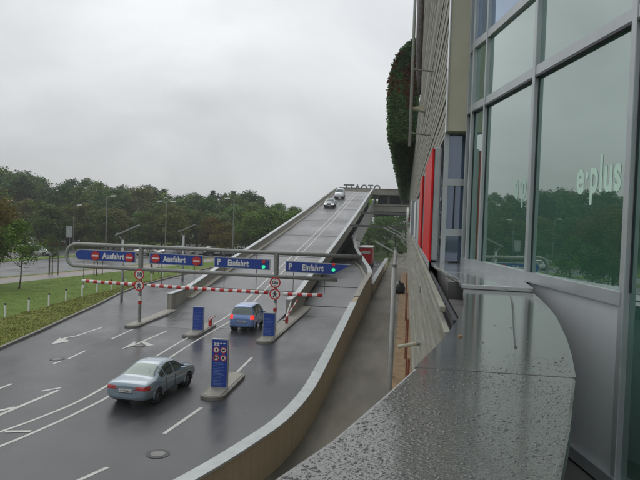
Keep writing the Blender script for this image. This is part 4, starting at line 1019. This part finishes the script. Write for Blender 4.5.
# ------------------------------------------------------------------ signs standing on the sill
def sillsign(name, x0, x1, y0, y1, z0, z1, m1, m2, label, bev=.02):
    t_ = thing(name, label, 'shop sign', ((x0 + x1) / 2, y0, z0), 'projecting signs on the sill')
    MB().box(x0 + .03, x1, y0, y1, z0, z1).build('sign_box', M[m1], t_, bevel=bev)
    if m2: MB().box(x0, x0 + .03, y0 - .01, y1, z0 - .02, z1 - .02).build('sign_face', M[m2], t_, bevel=.01)
    for z in (z0 + .3, z0 + .62, z0 + 1.0):
        if z < z1: MB().tube([(x1, y0 + .06, z), (x1 + .12, y0 + .06, z)], .028, 10).build('standoff', M['pole'], t_)
    return t_
t_ = sillsign('red_shop_sign', .31, .43, 8.25, 11.2, 6.72, 8.2, 'signgrey', 'redsign', 'tall glossy red shop sign with grey end panel beside the shop window')
sillsign('red_shop_sign', .29, .42, 12.3, 14.2, 6.74, 8.15, 'signgrey', 'redsign', 'second smaller red shop sign just behind the tall red one')
sillsign('grey_shop_sign', .30, .62, 15.2, 17.4, 6.74, 7.85, 'signgrey', 'pole', 'grey box sign on the sill behind the red signs')
sillsign('grey_shop_sign', .29, .58, 20, 23, 6.74, 7.95, 'pole', 'white', 'pale box sign on the sill between two grey box signs')
sillsign('grey_shop_sign', .20, .5, 27, 30, 6.74, 8.2, 'signgrey', 'white', 'rearmost pale box sign on the sill')
ov = thing('oval_shop_sign', 'thin oval pale sign with dark red edge at the far end of the sill', 'shop sign', (.15, 33, 7.4))
v = []; q = 20
for xx in (.02, .12):
    for k_ in range(q): v.append((xx, 33 + 1.0 * math.cos(6.283 * k_ / q), 7.45 + .55 * math.sin(6.283 * k_ / q)))
MB().add(v, [tuple(range(q))[::-1], tuple(range(q, 2 * q))] + [(k_, (k_ + 1) % q, q + (k_ + 1) % q, q + k_) for k_ in range(q)]).build('sign_body', M['white'], ov)
MB().box(.12, .35, 32.9, 33.1, 7.3, 7.5).build('bracket', M['truckred'], ov)

# ------------------------------------------------------------------ alley poles with slanting arms, flagpole, bag
def alleypole(x, y, h, arm, label):
    t_ = thing('alley_lamp_post', label, 'lamp post', (x, y, 0), 'posts along the alley')
    MB().tube([(x, y, -.02), (x, y, h)], .075, 12).build('pole', M['pole'], t_, smooth=True)
    MB().tube([(x, y, -.02), (x, y, .05)], .16, 12).build('foot_plate', M['steel'], t_)
    MB().tube([(x, y, h), (x, y, h + .08)], .09, 12).build('cap', M['steel'], t_)
    if arm:
        MB().tube([(x - .9, y, h + .3), (x + .5, y, h - .4)], .035, 8).build('slanting_arm', M['pole'], t_)
        MB().tube([(x, y, h - .75), (x + .45, y, h - .38)], .025, 8).build('brace', M['pole'], t_)
alleypole(-.34, 21.5, 5.68, False, 'nearest pale post in the alley, cut by the wet ledge')
alleypole(-.42, 29, 5.95, True, 'pale post with slanting arm behind the nearest alley post')
for (y, z, lab) in ((37, 6.25, 'nearer one of two pale slanting arms reaching out from the boards above the alley'), (46, 6.25, 'farther one of two pale slanting arms reaching out from the boards above the alley')):
    t_ = thing('slanting_outrigger', lab, 'outrigger', (.3, y, z), 'slanting arms on the boards')
    MB().tube([(-1.3, y, z + .62), (.3, y, z - .15)], .035, 8).build('arm', M['pole'], t_)
    MB().tube([(-.4, y, z + .16), (.3, y, z - .7)], .025, 8).build('brace', M['pole'], t_)
fp = thing('flagpole', 'slim white flagpole fixed to the facade in front of the ivy', 'flagpole', (.02, 14, 9))
MB().tube([(.02, 14, 8.9), (.02, 14, 15)], .035, 10).build('pole', M['pole'], fp, smooth=True)
for z in (9.2, 10.6): MB().tube([(.02, 14, z), (.47, 14, z - .05)], .02, 8).build('bracket', M['steel'], fp)
sl = thing('wall_lamp', 'small pale wedge lamp on the boards beside the flagpole', 'lamp', (.3, 20, 10.6))
MB().add([(.05, 20, 10.85), (.47, 20, 10.72), (.47, 20, 10.95), (.05, 20.3, 10.85), (.47, 20.3, 10.72), (.47, 20.3, 10.95)], [(0, 1, 2), (3, 5, 4), (0, 3, 4, 1), (1, 4, 5, 2), (2, 5, 3, 0)]).build('housing', M['fin'], sl)
MB().box(.44, .47, 20.05, 20.25, 10.6, 10.75).build('mount', M['steel'], sl)
bg = thing('rubbish_bag', 'full black rubbish bag lying in the alley against the building', 'bag', (-.45, 64, 0))
bm = bmesh.new(); bmesh.ops.create_icosphere(bm, subdivisions=3, radius=1)
for vt in bm.verts:
    n_ = noise.noise(vt.co * 1.7) * .25; vt.co = vt.co * (1 + n_); vt.co.x *= .72; vt.co.y *= .7; vt.co.z = max(-.45, vt.co.z) * .75
me = bpy.data.meshes.new('sack'); bm.to_mesh(me); bm.free(); me.materials.append(M['bag'])
o = bpy.data.objects.new('sack', me); COL.objects.link(o); o.parent = bg; o.location = (0, 0, .34); me.polygons.foreach_set('use_smooth', [True] * len(me.polygons))
W[bg.name] = Vector((-.45, 64, 0)); MB().tube([(-.45, 64, .95), (-.43, 64, 1.15), (-.4, 64, 1.28)], [.2, .07, .16], 9).build('knot', M['bag'], bg)

# ------------------------------------------------------------------ ivy covered volume hanging over the alley
iv = thing('ivy_facade', 'rounded ivy covered volume with red leaves projecting from the far facade', 'ivy', (-.5, 60, 13))
prof = [(.6, 13.2), (-1.0, 13.15), (-1.25, 13.35), (-1.33, 14.5), (-1.4, 16.0), (-1.36, 17.2), (-1.2, 18.2), (-.9, 19.0), (-.5, 19.6), (.0, 20.1), (.6, 20.3)]
yy = [45, 55, 70, 90, 115, 140, 165]; n = len(prof); v = []
for y in yy: v += [(x, y, z) for x, z in prof]
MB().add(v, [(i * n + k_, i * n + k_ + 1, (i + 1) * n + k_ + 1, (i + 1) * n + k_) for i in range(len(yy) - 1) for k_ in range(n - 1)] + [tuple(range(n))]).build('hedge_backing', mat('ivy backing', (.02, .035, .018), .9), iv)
random.seed(4)
M['ivy'] = leafmat('ivy leaves'); M['ivyred'] = leafmat('ivy red leaves')
gm = MB(); rm = MB()
def ivyleaf(p, s_):
    nz = noise.noise(Vector((p[0] * 1.1 + p[1] * .2, p[1] * .1, p[2] * .35))) + .25 * noise.noise(Vector((p[0] * 4, p[1], p[2] * 2)))
    tgt = rm if nz > .09 and random.random() < .7 and p[2] > 13.9 else gm
    u = Vector((random.gauss(0, 1), random.gauss(0, 1), random.gauss(0, 1))).normalized(); w = u.orthogonal().normalized(); p = Vector(p)
    tgt.add([p - u * s_ - w * s_ * .6, p + u * s_ - w * s_ * .6, p + u * s_ + w * s_ * .6, p - u * s_ + w * s_ * .6], [(0, 1, 2, 3)])
for i in range(16000):          # near end
    x = random.uniform(-1.45, .6); z = random.uniform(13, 20.3)
    lim = lerp([(13.1, -1.0), (13.35, -1.27), (14.5, -1.34), (16, -1.41), (17.2, -1.37), (18.2, -1.2), (19, -.9), (19.6, -.5), (20.1, 0), (20.3, .6)], z)
    if x < lim - .1 - .12 * noise.noise(Vector((0, z * 2, 5))): continue
    ivyleaf((x - (random.random() ** 3) * .12, 44.85 + random.uniform(-.2, .2), z), random.uniform(.05, .13))
for i in range(16000):          # outer side, thinning with distance
    y = 45 + 120 * random.random() ** 1.6; k_ = random.random() * (n - 2); q = int(k_); a_ = prof[q]; b2 = prof[q + 1]; fr_ = k_ - q
    ivyleaf((a_[0] + (b2[0] - a_[0]) * fr_ - random.random() ** 2 * .3, y, a_[1] + (b2[1] - a_[1]) * fr_ + random.uniform(-.08, .08)), random.uniform(.07, .14) * (1 + (y - 45) / 90))
o = gm.build('green_leaves', M['ivy'], iv, fix=False); o.color = (.056, .078, .054, 1); o['kind'] = 'stuff'
o = rm.build('red_leaves', M['ivyred'], iv, fix=False); o.color = (.10, .03, .026, 1); o['kind'] = 'stuff'

b_ = MB()
for i in range(60):
    y = 45 + 50 * random.random() ** 2; z = random.uniform(13.2, 18.5); x = lerp([(13.1, -1.0), (13.35, -1.27), (14.5, -1.34), (16, -1.41), (17.2, -1.37), (18.2, -1.2), (19, -.9)], z)
    b_.tube([(x, y, z), (x - .12, y, z + .02), (x - .2, y, z - random.uniform(.2, .7))], .012, 4, cap=False)
b_.build('shoots', M['bark'], iv)
# ------------------------------------------------------------------ trees
def crown_mesh(name, h, r, base, nleaf, s_, seed, nblob=26, shape=1.0):
    rnd = random.Random(seed); m_ = MB(); blobs = []
    H = h - base
    for i in range(nblob):
        t_ = rnd.random() ** .8; a = rnd.uniform(0, 6.28)
        rad = r * math.sin(math.pi * (.12 + .83 * t_)) ** .7 * (1 if shape == 1 else (1 - .6 * t_) * 1.15)
        q = rnd.uniform(.35, .82) * rad
        blobs.append((Vector((q * math.cos(a), q * math.sin(a), base + H * (.1 + .8 * t_))), rnd.uniform(.24, .42) * r))
    blobs.append((Vector((rnd.uniform(-.1, .1) * r, 0, h - .22 * r)), .26 * r))
    for i in range(nleaf):
        c, br = blobs[rnd.randrange(len(blobs))]
        d = Vector((rnd.gauss(0, 1), rnd.gauss(0, 1), rnd.gauss(0, 1) * .9)).normalized()
        p = c + d * br * (rnd.random() ** .35) * rnd.uniform(.85, 1.15)
        u = (Vector((rnd.gauss(0, 1), rnd.gauss(0, 1), rnd.gauss(0, .6)))).normalized(); w = (u.cross(d) if abs(u.dot(d)) < .95 else u.orthogonal()).normalized(); k_ = s_ * rnd.uniform(.6, 1.3)
        m_.add([p - u * k_, p - w * k_ * .7, p + u * k_, p + w * k_ * .7], [(0, 1, 2, 3)])
    me = bpy.data.meshes.new(name); me.from_pydata(m_.v, [], m_.f); me.materials.append(M['leaf']); return me
def trunk_mesh(h, r, seed):
    rnd = random.Random(seed); m_ = MB(); x = y = 0; P = [(0, 0, 0)]
    for i in range(1, 6): x += rnd.uniform(-.12, .12); y += rnd.uniform(-.12, .12); P.append((x, y, h * .78 * i / 5))
    m_.tube(P, [r * (1.2 - i * .19) for i in range(6)], 8)
    for i in range(6):
        a = rnd.uniform(0, 6.28); b0_ = Vector(P[2 + i % 3]); L = h * rnd.uniform(.18, .3); d = Vector((math.cos(a), math.sin(a), rnd.uniform(.6, 1.1))).normalized()
        m_.tube([b0_, b0_ + d * L * .5, b0_ + d * L + Vector((0, 0, .1 * L))], [r * .45, r * .3, r * .1], 6)
    me = bpy.data.meshes.new('trunk'); me.from_pydata(m_.v, [], m_.f); me.materials.append(M['bark']); return me
FOREST = [(crown_mesh('crown', 17, 4.6 + .4 * (i % 3), 2.5, 3000, .30, 100 + i, 30), trunk_mesh(17, .28, i)) for i in range(6)]
POPL = [(crown_mesh('crown', 17, 3.0, 3, 2400, .26, 200 + i, 26, 2), trunk_mesh(17, .22, 20 + i)) for i in range(3)]
BUSH = [(crown_mesh('crown', 8, 3.4, .6, 3200, .17, 300 + i, 26), trunk_mesh(8, .14, 30 + i)) for i in range(4)]
def tree(name, x, y, h, var, h0, col, label, group, wide=1., cat='tree', z=0):
    t_ = bpy.data.objects.new(name, None); COL.objects.link(t_); t_.location = (x, y, z); t_.rotation_euler.z = random.uniform(0, 6.28)
    s_ = h / h0; t_.scale = (s_ * wide, s_ * wide, s_); tag(t_, label, cat, group)
    for nm, me in (('crown', var[0]), ('trunk', var[1])):
        o = bpy.data.objects.new(nm, me); COL.objects.link(o); o.parent = t_; o.color = (*col, 1)
    return t_
GREENS = [((.034, .060, .028), 'dark green'), ((.044, .072, .03), 'mid green'), ((.058, .085, .034), 'fresh green'), ((.075, .085, .028), 'yellow green'), ((.028, .045, .028), 'deep blue green')]
YT = [(-1500, 172), (0, 169), (18, 168), (34, 177), (60, 181), (85, 180), (100, 184), (130, 183), (165, 190), (190, 195), (215, 192), (250, 191), (262, 199), (280, 203), (300, 206), (320, 210), (420, 212)]
random.seed(21)
for d0, n_, jit, hk in ((168, 46, 6, .93), (186, 48, 7, 1.0), (208, 46, 8, 1.0)):
    for i in range(n_):
        az = -78 + 69.5 * (i + random.uniform(-.25, .25)) / (n_ - 1)
        d = d0 + random.uniform(-jit, jit); x = d * math.sin(R(az)); y = d * math.cos(R(az))
        if x > -24: continue
        ix = 320 + 622 * math.tan(R(az + 7.86)) if az > -70 else -1500
        hor = 220 + .033 * (ix - 320) if ix > -400 else 205
        elev = (hor - lerp(YT, ix)) / 622 / (math.cos(R(az + 7.86)) if False else 1)
        dd = d * math.cos(R(az + 7.86)); h = 7.2 + elev * (dd if ix > -300 else d * .72)
        h = max(8, h * hk * random.uniform(.9, 1.06)); c, cn = random.choice(GREENS if random.random() < .8 else GREENS[:2])
        pop = ix > 200 and random.random() < .5
        tree('forest_tree', x, y, h, random.choice(POPL if pop else FOREST), 17, tuple(q * random.uniform(.85, 1.15) for q in c), f'{cn} ' + ('slender' if pop else 'broadleaf') + ' tree in the wood behind the roads', 'trees of the wood', random.uniform(1.0, 1.35) * (17 / h) ** .5)
# front row, lower, tinged with autumn
AUT = [((.066, .066, .026), 'olive brown'), ((.085, .066, .026), 'rusty'), ((.062, .074, .026), 'olive green'), ((.05, .068, .026), 'dark olive')]
for i in range(46):
    az = -62 + 50 * (i + random.uniform(-.3, .3)) / 45; d = 133 + random.uniform(-4, 8) + (0 if az > -33 else 14)
    x = d * math.sin(R(az)); y = d * math.cos(R(az))
    if x > -25: continue
    c, cn = random.choice(AUT); ix = 320 + 622 * math.tan(R(az + 7.86))
    h = random.uniform(7.6, 9.8) if ix < 235 else random.uniform(9, 11)
    if ix > 235: c, cn = (.065, .085, .03), 'bright green'
    tree('autumn_tree', x, y, h, random.choice(BUSH), 8, tuple(q * random.uniform(.85, 1.15) for q in c), f'low bushy {cn} tree in the row before the wood', 'low trees before the wood', random.uniform(1.1, 1.4))
for i, (x, y, h, c) in enumerate([(-31, 124, 8.5, (.07, .10, .026)), (-27, 127, 9.2, (.068, .10, .026)), (-29, 133, 9.6, (.062, .085, .028)), (-33.5, 129, 8.4, (.075, .085, .028)), (-24.5, 132, 9, (.09, .13, .03))]):
    tree('autumn_tree', x, y, h, BUSH[i % 4], 8, c, 'bright yellow green bushy tree just left of the ramp', 'bright trees beside the ramp', 1.25)
# lawn-side young trees between the car park and the lawn
for i, (x, y, h, c) in enumerate([(-38.5, 122, 7.2, (.08, .05, .02)), (-44.5, 116, 7.6, (.07, .07, .025)), (-50.5, 118, 7.5, (.06, .065, .022)), (-33, 112, 6.2, (.09, .065, .02)), (-57, 114, 7.6, (.055, .06, .022)), (-70.5, 124, 8.2, (.04, .055, .022)), (-65.5, 122, 7, (.05, .06, .025)), (-61, 117, 7.4, (.055, .055, .022)), (-93.5, 138, 10.5, (.045, .06, .025)), (-82, 138, 3.6, (.04, .05, .022)), (-88, 140, 3.4, (.04, .055, .022)), (-76, 134, 5, (.04, .05, .022))]):
    tree('autumn_tree', x, y, h, BUSH[(i + 1) % 4], 8, c, ['rusty', 'olive', 'dark olive', 'orange brown', 'brownish', 'dark green', 'grey green', 'brown green', 'tall green', 'small dark', 'squat green', 'stubby green'][i] + ' tree standing among the parked cars and far roads', 'loose trees among the far roads', 1.25)
# trees seen under the deck
for i, (x, y, h, c) in enumerate([(-12, 205, 15.0, (.08, .12, .03)), (-6, 202, 14.5, (.06, .10, .03)), (0, 206, 14, (.04, .075, .026)), (-17, 211, 15.5, (.08, .125, .03)), (-9, 218, 15, (.045, .08, .03)), (-2, 222, 15, (.04, .07, .026)), (6, 212, 15, (.04, .07, .026)), (-14, 195, 7, (.10, .13, .035)), (-7.5, 193, 6, (.05, .08, .03)), (-3, 192, 6.4, (.04, .06, .022)), (3, 192, 6.4, (.04, .06, .022)), (-11, 190, 5.5, (.06, .09, .03)), (-9.5, 130, 3.0, (.05, .075, .026)), (-6.5, 133, 3.0, (.045, .07, .026)), (-3.5, 134, 2.8, (.04, .06, .024)), (-.8, 134, 3.0, (.04, .06, .024))]):
    small = h < 9; c = tuple(q * 1.5 for q in c)
    tree('shrub' if h < 4 else 'broadleaf_tree', x, y, h, BUSH[i % 4] if small else FOREST[i % 6], 8 if small else 17, c, ('low green shrub beyond the end of the alley' if h < 4 else ('short' if small else 'tall') + ' green tree seen below the parking deck'), 'greenery seen below the deck', 1.35 if small else 1.2, 'shrub' if h < 4 else 'tree')
# near trees at the left edge
NEARB = crown_mesh('crown', 9.2, 4.2, 1.6, 15000, .11, 901, 46); YOUNG = crown_mesh('crown', 6.2, 2.4, 1.9, 4200, .10, 902, 22); YOUNG2 = crown_mesh('crown', 5, 1.5, 2.2, 900, .085, 903, 14)
tree('autumn_tree', -39.4, 52.4, 9.3, (NEARB, trunk_mesh(9.2, .16, 51)), 9.2, (.105, .066, .025), 'brown and orange autumn tree cut by the left picture edge', None, 1.0)
tree('young_tree', -34.4, 51.8, 6.3, (YOUNG, trunk_mesh(6.2, .07, 52)), 6.2, (.07, .10, .022), 'young yellow green tree on a thin dark trunk at the left edge', None, 1.0)
tree('young_tree', -36.3, 49.4, 6.0, (YOUNG, trunk_mesh(6.2, .07, 54)), 6.2, (.085, .075, .025), 'young tree with low hanging leaves touching the left picture edge', None, .9)
for i, (x, y) in enumerate([(-38.9, 64.6), (-34.6, 66.5), (-29.5, 70.5)]):
    lab = ['left', 'middle', 'right'][i]
    tree('young_tree', x, y, 4.6 if i < 2 else 4, (YOUNG2, trunk_mesh(5, .06, 60 + i)), 5, (.05, .055, .022), f'{lab} one of the thin staked young trees beside the footpath', 'staked young trees', 1.0)
    s_ = thing('tree_stakes', f'three dark stakes with a crossbar round the {lab} young tree', 'tree stakes', (x, y, .08), 'tree stakes beside the footpath')
    for k_ in range(3):
        a = 2.09 * k_ + .5; MB().tube([(x + .6 * math.cos(a), y + .6 * math.sin(a), .08), (x + .6 * math.cos(a), y + .6 * math.sin(a), 2.2)], .05, 7).build('stake', M['stake'], s_)
    b_ = MB()
    for k_ in range(3):
        a = 2.09 * k_ + .5; c = a + 2.09; b_.tube([(x + .6 * math.cos(a), y + .6 * math.sin(a), 2.1), (x + .6 * math.cos(c), y + .6 * math.sin(c), 2.1)], .04, 6)
    b_.build('crossbar', M['stake'], s_)

# ------------------------------------------------------------------ damp air
hz = bpy.data.materials.new('damp air'); hn, hl = nodes(hz); hn.remove(hn['Principled BSDF'])
pv = hn.new('ShaderNodeVolumePrincipled'); pv.inputs['Color'].default_value = (.93, .95, .97, 1); pv.inputs['Density'].default_value = .00055; pv.inputs['Anisotropy'].default_value = .2
hl.new(pv.outputs[0], hn['Material Output'].inputs['Volume'])
o = MB().box(-1700, 1300, -320, 2700, -1.1, 30).build('haze', hz); o['kind'] = 'stuff'

# ------------------------------------------------------------------ world, sun, camera
wd = bpy.data.worlds.new('World'); SC.world = wd; wd.use_nodes = True
n = wd.node_tree.nodes; l = wd.node_tree.links; bgn = n['Background']
sk = n.new('ShaderNodeTexSky'); sk.sky_type = 'NISHITA'; sk.sun_disc = False; sk.sun_elevation = R(48); sk.sun_rotation = R(-35); sk.air_density = 1; sk.dust_density = 3
tc = n.new('ShaderNodeTexCoord')
sx = n.new('ShaderNodeSeparateXYZ'); l.new(tc.outputs['Generated'], sx.inputs[0])
mp = n.new('ShaderNodeMapping'); mp.inputs['Scale'].default_value = (1, 1, 1.5); l.new(tc.outputs['Generated'], mp.inputs['Vector'])
nz = n.new('ShaderNodeTexNoise'); nz.inputs['Scale'].default_value = 2.1; nz.inputs['Detail'].default_value = 7; nz.inputs['Roughness'].default_value = .52; nz.inputs['Distortion'].default_value = .5
l.new(mp.outputs[0], nz.inputs['Vector'])
cr = n.new('ShaderNodeValToRGB'); el = cr.color_ramp.elements
el[0].position = .32; el[0].color = (.56, .578, .595, 1); el[1].position = .68; el[1].color = (.86, .875, .89, 1)
l.new(nz.outputs['Fac'], cr.inputs[0])
gr = n.new('ShaderNodeValToRGB'); ge = gr.color_ramp.elements     # brighter overhead than at the horizon, as an overcast sky is
ge[0].position = 0; ge[0].color = (.86, .87, .88, 1); ge[1].position = .55; ge[1].color = (1.32, 1.32, 1.32, 1)
l.new(sx.outputs['Z'], gr.inputs[0])
mu = n.new('ShaderNodeMix'); mu.data_type = 'RGBA'; mu.blend_type = 'MULTIPLY'; mu.inputs[0].default_value = 1
l.new(cr.outputs[0], mu.inputs[6]); l.new(gr.outputs[0], mu.inputs[7])
sc_ = n.new('ShaderNodeVectorMath'); sc_.operation = 'SCALE'; sc_.inputs['Scale'].default_value = 10.0; l.new(mu.outputs[2], sc_.inputs[0])
mx = n.new('ShaderNodeMix'); mx.data_type = 'RGBA'; mx.inputs[0].default_value = .94
l.new(sk.outputs[0], mx.inputs[6]); l.new(sc_.outputs[0], mx.inputs[7]); l.new(mx.outputs[2], bgn.inputs['Color'])
bgn.inputs['Strength'].default_value = .1
sun = bpy.data.lights.new('sun', 'SUN'); sun.energy = .5; sun.angle = R(40); sun.color = (1, .97, .93)
so = bpy.data.objects.new('sun', sun); COL.objects.link(so)
d = Vector((math.sin(R(-35)) * math.cos(R(48)), math.cos(R(-35)) * math.cos(R(48)), math.sin(R(48))))
so.rotation_euler = d.to_track_quat('Z', 'Y').to_euler()

cam = bpy.data.cameras.new('camera'); co = bpy.data.objects.new('camera', cam); COL.objects.link(co)
psi, pt, rho = R(7.8), R(1.84), R(1.9)
Fv = Vector((-math.sin(psi) * math.cos(pt), math.cos(psi) * math.cos(pt), -math.sin(pt))); R0 = Vector((math.cos(psi), math.sin(psi), 0)); U0 = R0.cross(Fv)
Rv = R0 * math.cos(rho) + U0 * math.sin(rho); Uv = U0 * math.cos(rho) - R0 * math.sin(rho)
mw = Matrix((Rv, Uv, -Fv)).transposed().to_4x4(); mw.translation = (0, 0, 7.2); co.matrix_world = mw
cam.sensor_width = 36; cam.lens = 622 / 640 * 36; cam.clip_start = .05; cam.clip_end = 5000
SC.camera = co
SC.render.engine = 'CYCLES'
SC.cycles.max_bounces = 6; SC.cycles.glossy_bounces = 4; SC.cycles.diffuse_bounces = 3; SC.cycles.use_denoising = True
vs = SC.view_settings; vs.view_transform = 'Standard'; vs.look = 'None'; vs.exposure = 0; vs.gamma = 1; vs.use_curve_mapping = False
